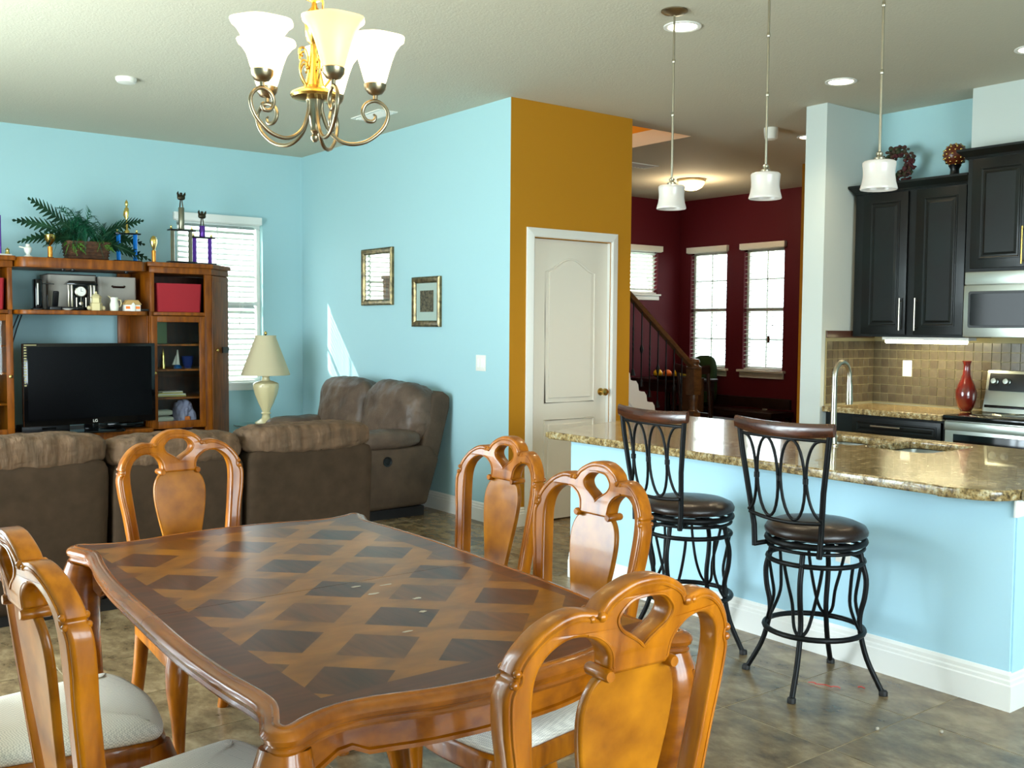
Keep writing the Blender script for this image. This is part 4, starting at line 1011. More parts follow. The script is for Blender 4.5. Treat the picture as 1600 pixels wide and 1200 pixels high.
# ------------------------------------------------------------------ chandelier
def chandelier():
    t = thing('chandelier', 'antique nickel five-arm chandelier with frosted bell shades above the table', 'chandelier', (1.195, 2.40, 0))
    zd = 1.993
    MB().lathe([(.004, zd-.118), (.010, zd-.112), (.011, zd-.104), (.006, zd-.098), (.012, zd-.090), (.010, zd-.084), (.013, zd-.07), (.020, zd-.02), (.026, zd-.004), (.030, zd)], (0, 0, 0), 24).build('lower_stem', M['bronze_nickel'], t, smooth=40)
    MB().lathe([(.020, zd-.012), (.058, zd-.006), (.062, zd), (.060, zd+.006), (.045, zd+.014), (.026, zd+.024), (.018, zd+.06), (.011, zd+.12), (.010, zd+.13)], (0, 0, 0), 30).build('centre_bowl', M['brass'], t, smooth=45)
    MB().lathe([(.010, zd+.13), (.018, zd+.138), (.022, zd+.15), (.026, zd+.19), (.024, zd+.20), (.018, zd+.212), (.008, zd+.224), (.006, zd+.236), (.022, zd+.243), (.033, zd+.255), (.031, zd+.258), (.012, zd+.252), (.005, zd+.262)], (0, 0, 0), 24, ripple=lambda a, h: .03*math.cos(8*a)).build('upper_column', M['brass'], t, smooth=45)
    lt = []
    top = zd+.262
    n = int((H-.03-top)/.026)
    for k_ in range(n):
        z = top+.013+k_*(H-.03-top)/n; m = 12; c_ = MB()
        ring = [(.008*math.cos(2*PI*q/m), 0, .017*math.sin(2*PI*q/m)) for q in range(m)]
        if k_ % 2: ring = [(0, x, z_) for x, _, z_ in ring]
        c_.tube([(x, y, z+z_) for x, y, z_ in ring], .0022, 6, closed=True); c_.build('chain_link', M['bronze_nickel'], t, smooth=60)
    MB().tube([(.02+.006*math.sin(k_*1.1), .004*math.cos(k_*.9), zd+.19+k_*(H-.03-zd-.19)/30) for k_ in range(31)], .003, 6).build('cord', M['brass'], t, smooth=50)
    MB().lathe([(.065, H), (.065, H-.008), (.045, H-.024), (.012, H-.03)], (0, 0, 0), 24).build('canopy', M['bronze_nickel'], t, smooth=45)
    # camera-facing direction: angle of vector from centre to (0,0)
    base = math.atan2(-2.40, -1.195)
    R = .155
    prof = cr([(.018, -.010), (.020, -.045), (.040, -.092), (.080, -.118), (.130, -.112), (.172, -.080), (.188, -.045), (.180, -.020), (.157, -.006), (.132, -.014), (.122, -.036), (.132, -.056), (.150, -.058), (.156, -.046), (.150, -.040)], 5)
    scr = cr([(.022, .02), (.040, .045), (.044, .07), (.034, .085), (.022, .078), (.020, .066), (.028, .062)], 5)
    scr2 = cr([(.024, .070), (.020, .095), (.030, .115), (.044, .112), (.046, .098), (.036, .094)], 5)
    for k_ in range(5):
        a = base+math.radians(17+72*k_); c, s = math.cos(a), math.sin(a)
        P = lambda r, z: (r*c, r*s, zd+z)
        rr = [.0052]*len(prof)
        for q in range(10): rr[-1-q] = .0052-.0028*(1-q/10)
        arm = MB().tube([P(r, z) for r, z in prof], rr, 8).build('arm', M['bronze_nickel'], t, smooth=60)
        m = MB(); m.tube([P(r, z) for r, z in scr], .003, 6); m.tube([P(r, z) for r, z in scr2], .003, 6); m.build('scroll', M['brass'], arm, smooth=60)
        zc = -.002
        MB().lathe([(.006, zc), (.006, zc+.010), (.018, zc+.014), (.027, zc+.026), (.029, zc+.038), (.027, zc+.040), (.01, zc+.036)], P(R, 0), 20).build('cup', M['bronze_nickel'], arm, smooth=50)
        z0 = zc+.038
        sh = [(.024, z0), (.029, z0+.010), (.036, z0+.035), (.044, z0+.062), (.054, z0+.088), (.068, z0+.108), (.077, z0+.115), (.078, z0+.118), (.070, z0+.114), (.052, z0+.092), (.041, z0+.062), (.033, z0+.035), (.022, z0+.008)]
        lit = k_ != 0
        MB().lathe(sh, P(R, 0), 32, close=False, ripple=lambda a_, h, z0=z0: .035*math.cos(6*a_)*max(0, (h-z0-.07)/.05)).build('glass_shade', M['shade_lit' if lit else 'shade_amber'], arm, smooth=60)
        l = bpy.data.lights.new('bulb', 'POINT'); l.energy = 4.5 if lit else .6; l.color = (1, .76, .45); l.shadow_soft_size = .03
        o = bpy.data.objects.new('bulb', l); COL.objects.link(o); o.location = P(R, .15); o.parent = t
chandelier()
# ------------------------------------------------------------------ sofa (its back towards the camera) and loveseat
def make_sofa():
    t = thing('sofa', 'long brown reclining sofa with its back to the dining table', 'sofa', (0, 0, 0))
    secs = [(.20, 1.395, .875), (1.415, 2.075, .845), (2.095, 2.84, .865)]
    secs = [(-.02, .66, .86), (.68, 1.395, .875), (1.415, 2.075, .845), (2.095, 2.84, .862)]
    MB().box(.0, 2.80, 5.06, 5.95, 0.0, .06).build('plinth', M['rubber'], t)
    MB().box(.0, 2.82, 5.16, 5.98, .061, .40).build('base', M['sofa'], t, bevel=.03)
    for i, (x0, x1, zt) in enumerate(secs):
        w_ = x1-x0; xc = (x0+x1)/2
        def face(q, w_=w_): return Vector((0, 0, 0))
        b = MB()
        b.cushion((xc, 5.10, (zt-.11+.06)/2), (w_, .20, zt-.17), 16, 14, .004, 3, Matrix.Rotation(.075, 3, 'X'), i)
        b.build('back_panel', M['sofa_back'], t, smooth=60)
        b = MB(); b.cushion((xc, 5.115, zt-.075), (w_+.012, .30, .165), 30, 4.0, .009, 16, None, i*5+2)
        b.build('back_cushion', M['sofa_top'], t, smooth=80)
        MB().cushion((xc, 5.62, .44), (w_-.01, .66, .18), 16, 5, .008, 7, None, i+20).build('seat_cushion', M['sofa'], t, smooth=80)
        MB().cushion((xc, 5.33, .62), (w_-.02, .24, .40), 16, 4, .012, 7, Matrix.Rotation(.12, 3, 'X'), i+30).build('lumbar_cushion', M['sofa_top'], t, smooth=80)
    MB().cushion((2.74, 5.60, .36), (.22, .78, .58), 16, 5, .006, 6, None, 9).build('arm', M['sofa'], t, smooth=80)
    MB().cushion((.06, 5.60, .36), (.22, .78, .58), 16, 5, .006, 6, None, 11).build('arm', M['sofa'], t, smooth=80)
make_sofa()
M['love_back'] = mat('loveseat_suede', (98, 80, 66), .45, spec=.3, var=((72, 58, 48), 5, .35, .7, 4), bump=(8, .5, .03))
def make_loveseat():
    t = thing('loveseat', 'brown suede reclining loveseat against the aqua wall', 'loveseat', (0, 0, 0))
    ya, yb = 6.20, 7.80
    MB().box(3.50, 4.02, ya+.10, yb-.10, 0, .07).build('plinth', M['rubber'], t)
    MB().cushion((3.75, (ya+yb)/2, .24), (.60, yb-ya-.16, .36), 12, 10, 0, 1).build('base', M['sofa'], t, smooth=60)
    poly = [(3.86, .10), (3.985, .10), (4.10, .43), (4.20, .80), (4.205, .88), (4.14, .925), (4.05, .90), (3.95, .50)]
    MB().prism([(x, z) for x, z in poly], ya+.02, yb-.02, 'Y').build('back_shell', M['sofa'], t, bevel=.03, bseg=3)
    for i, y in enumerate((ya+.42, yb-.42)):
        R = Matrix.Rotation(.20, 3, 'Y')
        b = MB(); b.cushion((3.99, y, .745), (.30, .80, .48), 30, 3.3, .012, 8, R, i*7+3); b.build('back_cushion', M['love_back'], t, smooth=80)
        MB().cushion((3.70, y, .44), (.60, .62, .20), 18, 4.5, .010, 6, None, i+40).build('seat_cushion', M['love_back'], t, smooth=80)
    for y, k_ in ((ya+.09, 0), (yb-.09, 1)):
        side = [(3.44, .085), (3.99, .095), (4.10, .43), (4.02, .53), (3.44, .53)]
        a = MB().prism(side, y-.085, y+.085, 'Y').build('arm', M['sofa'], t, bevel=.035, bseg=3)
        b = MB(); b.cushion((3.68, y, .585), (.56, .21, .145), 20, 3.0, .006, 8, None, 50+k_); b.build('arm_pad', M['love_back'], a, smooth=80)
    b = MB(); b.lathe([(.036, 0), (.036, -.006), (.026, -.004), (.022, .004), (.001, .004)], (3.65, ya+.003, .435), 20, 'Y'); b.build('recline_button', M['black'], t, smooth=50)
make_loveseat()

# ------------------------------------------------------------------ glass side table and lamp
t = thing('side_table', 'round glass side table with a wrought metal base behind the sofa', 'table', (3.575, 8.215, -.055))
MB().lathe([(.001, .592), (.232, .592), (.236, .598), (.232, .604), (.001, .604)], (0, 0, 0), 40).build('glass_top', mat('green_glass', (150, 200, 190), .03, trans=.85, ior=1.45), t, smooth=40)
b = MB()
for k_ in range(3):
    a = 2*PI*k_/3+.4; c, s = math.cos(a), math.sin(a)
    b.tube([(r*c, r*s, z) for r, z in cr([(.15, .588), (.12, .56), (.05, .50), (.03, .40), (.06, .25), (.12, .10), (.17, .064)], 4)], .009, 8)
b.lathe([(.02, .38), (.04, .40), (.04, .42), (.02, .44)], (0, 0, 0), 14)
b.build('base', M['iron'], t, smooth=60)
lp = thing('table_lamp', 'cream pleated table lamp with swirled urn base on the glass table', 'lamp', (3.62, 8.22, .5495))
MB().lathe([(.001, 0), (.085, 0), (.088, .012), (.060, .028), (.035, .045), (.030, .075), (.042, .085), (.030, .095), (.038, .12), (.062, .17), (.088, .24), (.100, .295), (.102, .325), (.092, .332), (.060, .345), (.036, .350), (.028, .375), (.034, .392), (.014, .398), (.014, .43)], (0, 0, 0), 40,
           ripple=lambda a, h: (.035*math.cos(9*a+h*16) if .11 < h < .30 else 0)).build('urn_base', M['cream_ceramic'], lp, smooth=60)
MB().lathe([(.190, .395), (.192, .402), (.082, .700), (.085, .715), (.078, .715), (.076, .700), (.184, .400)], (0, 0, 0), 72, close=False, ripple=lambda a, h: .012*math.cos(36*a)).build('lamp_shade', M['cream'], lp, smooth=70)
b = MB(); b.lathe([(.006, .42), (.006, .72), (.012, .725), (.012, .74), (.001, .75)], (0, 0, 0), 10); b.tube([(-.08, 0, .70), (.08, 0, .70)], .003, 6); b.build('harp_finial', M['brass'], lp, smooth=50); lp.scale = (1.07, 1.07, 1.07)

# ------------------------------------------------------------------ framed pictures
def picture(name, y0, y1, z0, z1, label, mirror):
    t = thing(name, label, 'picture', (XB-.001, (y0+y1)/2, (z0+z1)/2)); hy, hz = (y1-y0)/2, (z1-z0)/2
    ring = lambda o, x: [(x, -hy+o, -hz+o), (x, hy-o, -hz+o), (x, hy-o, hz-o), (x, -hy+o, hz-o)]
    MB().rings([ring(0, -.001), ring(0, -.022), ring(.012, -.030), ring(.020, -.026), ring(.034, -.024), ring(.046, -.014), ring(.048, -.008), ring(.048, -.001)]).build('frame', M['frame_gold'], t, smooth=25)
    if mirror:
        MB().box(-.009, -.004, -hy+.049, hy-.049, -hz+.049, hz-.049).build('glazed_print', mat('glossy_dark_glass', (200, 206, 196), .015, metal=.92), t)
    else:
        MB().box(-.007, -.003, -hy+.049, hy-.049, -hz+.049, hz-.049).build('mat_board', M['mat_board'], t)
        MB().box(-.010, -.0075, -hy+.105, hy-.105, -hz+.115, hz-.105).build('print', M['art'], t)
picture('framed_mirror', 7.085, 7.59, 1.575, 2.045, 'gilt framed glossy picture reflecting the window blinds, the left upper one', True)
picture('framed_picture', 6.385, 6.782, 1.40, 1.785, 'gilt framed small brown print with wide grey mat, right lower one', False)

# ------------------------------------------------------------------ bookcase wall unit
YF = 8.15
def bookcase():
    t = thing('entertainment_center', 'large honey brown wall unit with glass-door towers and open shelves', 'wall unit', (0, 0, 0))
    W = M['case_wood']
    def P(name, mb, par=t, bev=.004, m=W): return mb.build(name, m, par, bevel=bev)
    def tower(x0, x1, sgn):
        """x1 side carries the chamfer (sgn +1 right tower, -1 left tower)"""
        f0, f1 = (x0, x1) if sgn > 0 else (x1, x0)      # f0 inner side
        ch = .235
        pl = lambda o=0.: [(f0-sgn*o, YF-o), (f1+sgn*o*.4, YF-o), (f1+sgn*(ch+o), YF+ch-o*.4), (f1+sgn*(ch+o), YA-.02), (f0-sgn*o, YA-.02)]
        def slab(name, z0, z1, o=0., inset=0.):
            p = pl(o) if not inset else [(f0+sgn*.03, YF+inset), (f1-sgn*.005, YF+inset), (f1+sgn*(ch-.03), YF+ch+inset*.4), (f1+sgn*(ch-.03), YA-.05), (f0+sgn*.03, YA-.05)]
            if sgn < 0: p = p[::-1]
            P(name, MB().prism(p, z0, z1), bev=.004)
        slab('plinth', 0, .09, .012); slab('base_moulding', .0905, .13, .02)
        slab('cornice', 1.815, 1.865, .004); slab('top', 1.8655, 1.90, .022)
        slab('shelf', .50, .53, 0, .03); slab('shelf', 1.475, 1.503, 0, .01)
        for z in (.80, 1.03, 1.235): slab('shelf', z-.008, z+.008, 0, .06)
        a, b_ = sorted((f0, f0+sgn*.028))
        P('side_panel', MB().box(a, b_, YF+.021, YA-.02, .131, 1.8145))
        xs = f1+sgn*ch; a, b_ = sorted((xs-sgn*.028, xs))
        P('side_panel', MB().box(a, b_, YF+ch+.02, YA-.02, .131, 1.8145))
        a, b_ = sorted((f0+sgn*.029, xs-sgn*.029)); P('back_panel', MB().box(a, b_, YA-.04, YA-.021, .131, 1.8145), m=M['dark_case'])
        # front stiles and rails round the open cubby
        a, b_ = sorted((f0+sgn*.001, f0+sgn*.036)); P('stile', MB().box(a, b_, YF, YF+.02, 1.504, 1.8145))
        a, b_ = sorted((f1-sgn*.055, f1)); P('stile', MB().box(a, b_, YF, YF+.03, .131, 1.8145))
        # glass door on the front
        dx0, dx1 = sorted((f0+sgn*.004, f1-sgn*.058)); z0, z1 = .56, 1.470; s_ = .048
        fr = MB(); fr.box(dx0, dx0+s_, YF-.012, YF+.012, z0, z1); fr.box(dx1-s_, dx1, YF-.012, YF+.012, z0, z1); fr.box(dx0+s_, dx1-s_, YF-.012, YF+.012, z0, z0+.06); fr.box(dx0+s_, dx1-s_, YF-.012, YF+.012, z1-s_, z1)
        d = P('door', fr)
        MB().box(dx0+s_, dx1-s_, YF-.002, YF+.002, z0+.06, z1-s_).build('pane', M['pane'], d)
        kx = dx0+.022 if sgn > 0 else dx1-.022
        MB().lathe([(.012, -.012), (.006, -.018), (.013, -.030), (.001, -.036)], (kx, YF, 1.01), 14, 'Y').build('knob', M['brass'], d, smooth=50)
        P('lower_door', MB().box(min(dx0, dx1), max(dx0, dx1), YF-.01, YF+.015, .135, .497))
        # chamfered side: frame, panel, knob and dark strap latch
        mx, my = f1+sgn*ch/2, YF+ch/2; L = ch*math.sqrt(2); R = Matrix.Rotation(sgn*PI/4, 3, 'Z')
        b2 = MB(); b2.obox((mx+sgn*-.0, my+.008, .97), (L-.01, .018, 1.675), R); P('corner_panel', b2)
        b2 = MB(); nx, ny = sgn*.7071, -.7071
        for dz0, dz1 in ((.15, .20), (1.76, 1.80)): b2.obox((mx+nx*.006, my+ny*.006+.008, (dz0+dz1)/2), (L-.02, .012, dz1-dz0), R)
        for q in (-1, 1):
            ox = q*(L/2-.035); b2.obox((mx+sgn*0+ox*.7071, my+sgn*ox*.7071*1+ny*.006+.008, .98), (.05, .012, 1.56), R)
        P('corner_door', b2)
        MB().obox((mx+nx*.02+.07*.7071, my+ny*.02+sgn*.07*.7071+.008, 1.19), (.12, .012, .05), R).build('latch_strap', M['dark_wood'], t)
        MB().ball((mx+nx*.022-.07, my+ny*.022-sgn*.07+.008, 1.19), .013, 10, m=8).build('corner_knob', M['brass'], t, smooth=60)
    M['dark_case'] = mat('bookcase_inside_wood', (78, 40, 20), .5, var=((50, 26, 14), 6, .3, .7, 5), stretch=(5, 5, .8))
    M['pane'] = thin_glass('cabinet_glass', (.92, .95, .93))
    tower(2.612, 3.115, 1); tower(1.10, 1.612, -1)
    # bridge shelves with rounded front ends
    def shelf(z0, z1, name):
        p = [(1.614, YA-.10), (1.614, YF+.10)]+[(1.614+.10-.10*math.cos(a)+.0, YF+.10-.16*math.sin(a)) for a in [PI/2*k_/6 for k_ in range(1, 7)]]
        p += [(1.75, YF-.062), (2.47, YF-.062)]+[(2.51+.10*math.sin(a), YF+.10-.16*math.cos(a)) for a in [PI/2*k_/6 for k_ in range(0, 7)]]+[(2.61, YA-.10)]
        P(name, MB().prism(p[::-1], z0, z1), bev=.006)
    shelf(1.820, 1.895, 'top_shelf'); shelf(1.472, 1.505, 'middle_shelf')
    P('console', MB().box(1.614, 2.610, YF-.02, YA-.10, .10, .545)); P('console_top', MB().box(1.614, 2.610, YF-.05, YA-.10, .5455, .575))
    P('upright', MB().box(2.50, 2.611, YA-.14, YA-.11, .576, 1.8195)); P('side_wing', MB().box(2.595, 2.6115, YF+.03, YA-.142, .576, 1.471))
    b = MB()
    for x in (1.98, 2.05, 2.45): b.lathe([(.016, 1.819), (.016, 1.806), (.010, 1.800), (.001, 1.800)], (x, YF+.06, 0), 12)
    b.build('puck_lamp', M['black'], t, smooth=45)
bookcase()
# television
tv = thing('television', 'black flat-screen television on the wall unit console', 'television', (2.128, 8.045, .576), .02)
MB().box(-.482, .482, -.020, .040, .065, .680).build('bezel', M['black_gloss'], tv, bevel=.008)
MB().box(-.452, .452, -.0225, -.0205, .115, .655).build('screen', M['screen'], tv)
MB().box(-.30, .30, .041, .075, .12, .55).build('rear_housing', M['black'], tv, bevel=.01)
b = MB(); b.prism(rrect(-.24, .24, -.10, .13, .06), 0, .014); b.build('stand_foot', M['black_gloss'], tv, bevel=.003)
MB().box(-.05, .05, .0, .035, .0145, .10).build('stand_neck', M['black_gloss'], tv, bevel=.004)
text_mesh('LG', .030, .0005, 'logo', M['plate'], tv, Matrix.Translation((.02, -.0212, .088)) @ Matrix.Rotation(PI/2, 4, 'X'))
ic = MB(); r_ = random.Random(5)
for k_ in range(15): ic.box(-.476, -.476+r_.uniform(.010, .019), -.0215, -.0205, .645-k_*.020, .655-k_*.020)
ic.box(-.476, -.39, -.0215, -.0205, .664, .671)
ic.build('side_sticker', mat('sticker_print', (150, 140, 96), .5), tv)
for dx, lab in ((0, 'thin black cable hanging left of the television, outer one'), (.035, 'thin black cable hanging left of the television, inner one')):
    c_ = MB().tube([(1.74+dx*.9, YA-.16+dx, 1.47), (1.70+dx, YA-.15+dx, 1.36), (1.665+dx*.7, YA-.15+dx, 1.2), (1.635+dx*.4, YA-.15+dx, .9), (1.65+dx, YA-.15+dx, .58)], .005, 6).build('cable', M['black'], None, smooth=60); tag(c_, lab, 'cable')
md = thing('cable_box', 'low black cable box under the television', 'electronics', (1.86, 8.31, .576)); MB().box(-.19, .15, -.10, .12, .003, .05).build('case', M['black'], md, bevel=.004); MB().box(-.05, .05, -.102, -.1005, .02, .035).build('display', M['black_gloss'], md)
md = thing('media_player', 'silver and black media player right of the television stand', 'electronics', (2.43, 8.31, .576)); MB().box(-.14, .14, -.10, .12, .003, .045).build('case', M['black_gloss'], md, bevel=.004)

# ------------------------------------------------------------------ things on the middle shelf
ZS2 = 1.505
t = thing('cordless_base', 'tall black upright modem with blue side glow at the left of the shelf', 'electronics', (1.805, 8.26, ZS2))
MB().prism(rrect(-.045, .045, -.04, .04, .03), 0, .012).build('foot', M['black'], t, bevel=.003); MB().prism(rrect(-.03, .03, -.05, .05, .022), .0125, .232).build('tower', M['black_gloss'], t, bevel=.008)
MB().tube([(.03, 0, .20), (.12, .0, .20)], .004, 6).build('antenna', M['black'], t)
MB().box(-.012, -.004, -.0525, -.0505, .04, .20).build('light_strip', M['plate'], t)
t = thing('telephone', 'black cordless telephone in its cradle on the shelf', 'telephone', (1.915, 8.20, ZS2))
MB().prism(rrect(-.05, .05, -.045, .045, .02), 0, .028).build('cradle', M['black'], t, bevel=.006); MB().obox((.005, .0, .085), (.042, .028, .125), Matrix.Rotation(.35, 3, 'X')).build('handset', M['black'], t, bevel=.01)
MB().tube([(-.045, .02, .02), (-.05, .025, .115)], .004, 6).build('antenna', M['black'], t)
t = thing('wireless_router', 'small black router with a stub antenna in front of the clock', 'electronics', (2.005, 8.17, ZS2))
MB().box(-.05, .05, -.035, .035, .002, .026).build('case', M['black'], t, bevel=.005); MB().tube([(.045, .02, .02), (.047, .02, .115)], .004, 6).build('antenna', M['black'], t)
def fbin(name, x0, x1, y0, y1, z, h, m, label, cut=True, taper=0.):
    t = thing(name, label, 'storage bin', ((x0+x1)/2, (y0+y1)/2, z)); hx, hy = (x1-x0)/2, (y1-y0)/2
    r = lambda s, zz, o=0: [(x*s, y*s, zz) for x, y in rrect(-hx+o, hx-o, -hy+o, hy-o, .02)]
    MB().rings([r(1-taper, .002), r(1-taper*.9, .008), r(1, h), r(1, h, .012), r(1-taper, .012, .014)], True, True).build('body', m, t, smooth=40)
    return t, hy
t, hy = fbin('fabric_bin', 2.275, 2.565, 8.335, 8.62, ZS2, .272, M['grey_bin'], 'grey fabric bin with dark handle at the right of the shelf')
MB().tube([(-.045, -hy-.002, .20), (-.04, -hy-.012, .192), (.04, -hy-.012, .192), (.05, -hy-.002, .20)], .009, 6).build('handle', M['dark_wood'], t, smooth=50)
t, hy = fbin('fabric_bin', 1.905, 2.262, 8.36, 8.64, ZS2, .275, M['grey_bin'], 'grey fabric bin turned sideways behind the mantel clock')
MB().box(-.178, .178, -.141, .141, .2755, .283).build('lid', M['dark_wood'], t, bevel=.003)
ck = thing('mantel_clock', 'dark mantel clock with silver columns and round dial', 'clock', (2.115, 8.24, ZS2))
MB().box(-.11, .11, -.04, .04, 0, .028).build('base', M['black_gloss'], ck, bevel=.003)
MB().prism([(-.118, .198), (.118, .198), (.09, .228), (-.09, .228)], -.045, .045, 'Y').build('pediment', M['black_gloss'], ck, bevel=.003)
MB().box(-.06, .06, .02, .036, .0285, .1975).build('back_plate', M['black_gloss'], ck)
for x in (-.095, -.070, .070, .095): MB().lathe([(.010, .0285), (.008, .034), (.008, .192), (.010, .1975)], (x, -.012, 0), 12).build('column', M['nickel'], ck, smooth=50)
MB().lathe([(.044, .018), (.044, .004), (.038, .0), (.036, .004)], (0, 0, .148), 28, 'Y').build('bezel', M['nickel'], ck, smooth=50)
MB().lathe([(.001, .0035), (.036, .0035), (.036, .006), (.001, .006)], (0, 0, .148), 24, 'Y').build('dial', M['plate'], ck)
MB().box(-.0012, .0012, .001, .003, .148, .172).build('minute_hand', M['black'], ck); MB().box(0, .016, .001, .003, .147, .149).build('hour_hand', M['black'], ck)
pd = MB(); pd.tube([(0, .008, .11), (0, .008, .06)], .002, 6); pd.lathe([(.001, .004), (.014, .006), (.014, .010), (.001, .012)], (0, 0, .055), 16, 'Y'); pd.build('pendulum', M['nickel'], ck, smooth=50)
for x in (-.035, .035): MB().lathe([(.007, .0285), (.007, .10)], (x, -.005, 0), 10).build('chime_rod', M['nickel'], ck, smooth=50)
f = thing('ceramic_house_jar', 'cream ceramic domed jar beside the clock', 'figurine', (2.20, 8.145, ZS2))
MB().lathe([(.001, 0), (.040, 0), (.044, .008), (.042, .045), (.046, .055), (.036, .062), (.034, .095), (.042, .102), (.026, .122), (.010, .132), (.008, .145), (.001, .150)], (0, 0, 0), 10, ripple=lambda a, h: .08*math.cos(5*a)).build('body', M['cream_ceramic'], f, smooth=35)
ab = MB()
for s in (-1, 1): ab.ball((s*.052, 0, .02), .018, 8, m=6)
ab.build('side_knob', M['cream_ceramic'], f, smooth=60)
f = thing('ceramic_pitcher', 'small white ceramic pitcher in the middle of the shelf', 'figurine', (2.335, 8.145, ZS2))
MB().lathe([(.001, 0), (.028, 0), (.032, .01), (.034, .05), (.026, .08), (.030, .105), (.026, .105), (.022, .08), (.001, .07)], (0, 0, 0), 20).build('body', mat('white_porcelain', (224, 222, 204), .25, coat=.3), f, smooth=60)
MB().tube([(.028, 0, .09), (.05, 0, .085), (.054, 0, .06), (.046, 0, .035), (.032, 0, .03)], .005, 8).build('handle', M['cream_ceramic'], f, smooth=60)
MB().prism([(-.026, .095), (-.05, .118), (-.020, .105)], -.008, .008, 'Y').build('spout', M['cream_ceramic'], f, bevel=.003)
f = thing('ceramic_cottage', 'white ceramic cottage with orange windows and tan roof', 'figurine', (2.465, 8.14, ZS2))
MB().prism([(-.060, 0), (.060, 0), (.060, .05), (-.060, .05)], -.035, .035, 'Y').build('walls', M['plate'], f, bevel=.003)
MB().prism([(-.07, .0505), (.07, .0505), (.04, .088), (-.04, .088)], -.042, .042, 'Y').build('roof', mat('tan_roof', (176, 140, 84), .5), f, bevel=.004)
MB().prism([(-.012, 0), (.012, 0), (.012, .055), (0, .068), (-.012, .055)], -.046, -.0355, 'Y').build('porch', M['plate'], f)
for x in (-.038, .038): MB().box(x-.016, x+.016, -.0375, -.0355, .018, .038).build('window', M['orange'], f)
f = thing('remote_control', 'black remote control lying at the right end of the shelf', 'remote', (2.56, 8.16, ZS2)); MB().box(-.04, .04, -.02, .02, .001, .02).build('case', M['black'], f, bevel=.005)
f = thing('small_dish', 'small white oval dish in front of the sideways fabric bin', 'dish', (1.985, 8.115, ZS2)); MB().lathe([(.001, 0), (.02, 0), (.04, .012), (.036, .012), (.018, .004), (.001, .004)], (0, 0, 0), 20).build('body', M['plate'], f, smooth=50)
# right tower: red bin and contents behind the glass door
t, hy = fbin('red_fabric_bin', 2.672, 3.045, 8.17, 8.50, 1.503, .232, M['red_bin'], 'red fabric bin in the open cubby of the right tower', taper=.05)
MB().box(-.03, .03, -.166, -.1635, .18, .19).build('seam', M['red_bin'], t)
t, hy = fbin('red_fabric_bin', 1.20, 1.565, 8.17, 8.50, 1.503, .232, M['red_bin'], 'red fabric bin in the left tower at the picture edge', taper=.05)
f = thing('green_box', 'grey-green box behind the top of the glass door', 'box', (2.74, 8.42, 1.243)); MB().box(-.075, .075, -.06, .06, .001, .19).build('carton', mat('sage_card', (110, 130, 96), .7), f, bevel=.002)
f = thing('gold_bottle_figurine', 'shiny gold bottle figurine behind the glass door', 'figurine', (2.775, 8.34, 1.038)); MB().lathe([(.001, 0), (.022, 0), (.024, .03), (.014, .07), (.018, .10), (.009, .14), (.003, .165)], (0, 0, 0), 14).build('body', M['trophy_gold'], f, smooth=50)
f = thing('ship_figurine', 'white sail figurine on a blue base behind the glass door', 'figurine', (2.90, 8.36, 1.038))
MB().lathe([(.001, 0), (.035, 0), (.03, .02), (.015, .03), (.001, .032)], (0, 0, 0), 14).build('blue_base', M['blue_col'], f, smooth=50); MB().prism([(-.015, .03), (.018, .03), (.004, .155), (-.004, .155)], -.008, .008, 'Y').build('sail', M['plate'], f, bevel=.003); MB().prism([(-.045, .03), (-.018, .03), (-.012, .11)], -.004, .004, 'Y').build('small_sail', M['plate'], f)
f = thing('blue_glass_bowl', 'dark blue glass bowl behind the glass door', 'bowl', (3.00, 8.40, 1.038)); MB().lathe([(.001, 0), (.03, 0), (.045, .05), (.05, .10), (.046, .10), (.04, .05), (.001, .01)], (0, 0, 0), 18).build('body', mat('cobalt_glass', (24, 40, 110), .1), f, smooth=60)
f = thing('paper_stack', 'stack of pale papers on the lower glass-door shelf', 'papers', (2.82, 8.38, .808))
for k_ in range(4): MB().obox((.01*(k_ % 2), 0, .006+k_*.011), (.26-.03*k_, .18, .009), .05*k_-.1).build('sheet', M['plate'] if k_ % 2 else mat('yellow_paper_%d' % k_, (206, 190, 110), .7), f)
f = thing('folded_linen', 'white folded cloth at the bottom of the glass-door cabinet', 'cloth', (2.76, 8.36, .53))
for k_ in range(3): MB().cushion((0, 0, .035+k_*.055), (.20-.02*k_, .16, .05), 8, 4, .004, 12, None, k_).build('fold', mat('linen_%d' % k_, ((120, 110, 170), (214, 210, 200), (206, 202, 190))[k_], .9), f, smooth=70)
f = thing('lavender_bag', 'crumpled lavender bag in the bottom of the glass-door cabinet', 'bag', (2.96, 8.38, .53)); MB().cushion((0, 0, .12), (.17, .14, .23), 14, 2.6, .03, 12, None, 4).build('body', mat('lavender_cloth', (176, 172, 204), .9), f, smooth=50); MB().cushion((.0, -.068, .09), (.05, .012, .04), 6, 3, .004, 12).build('patch', M['orange'], f, smooth=50)

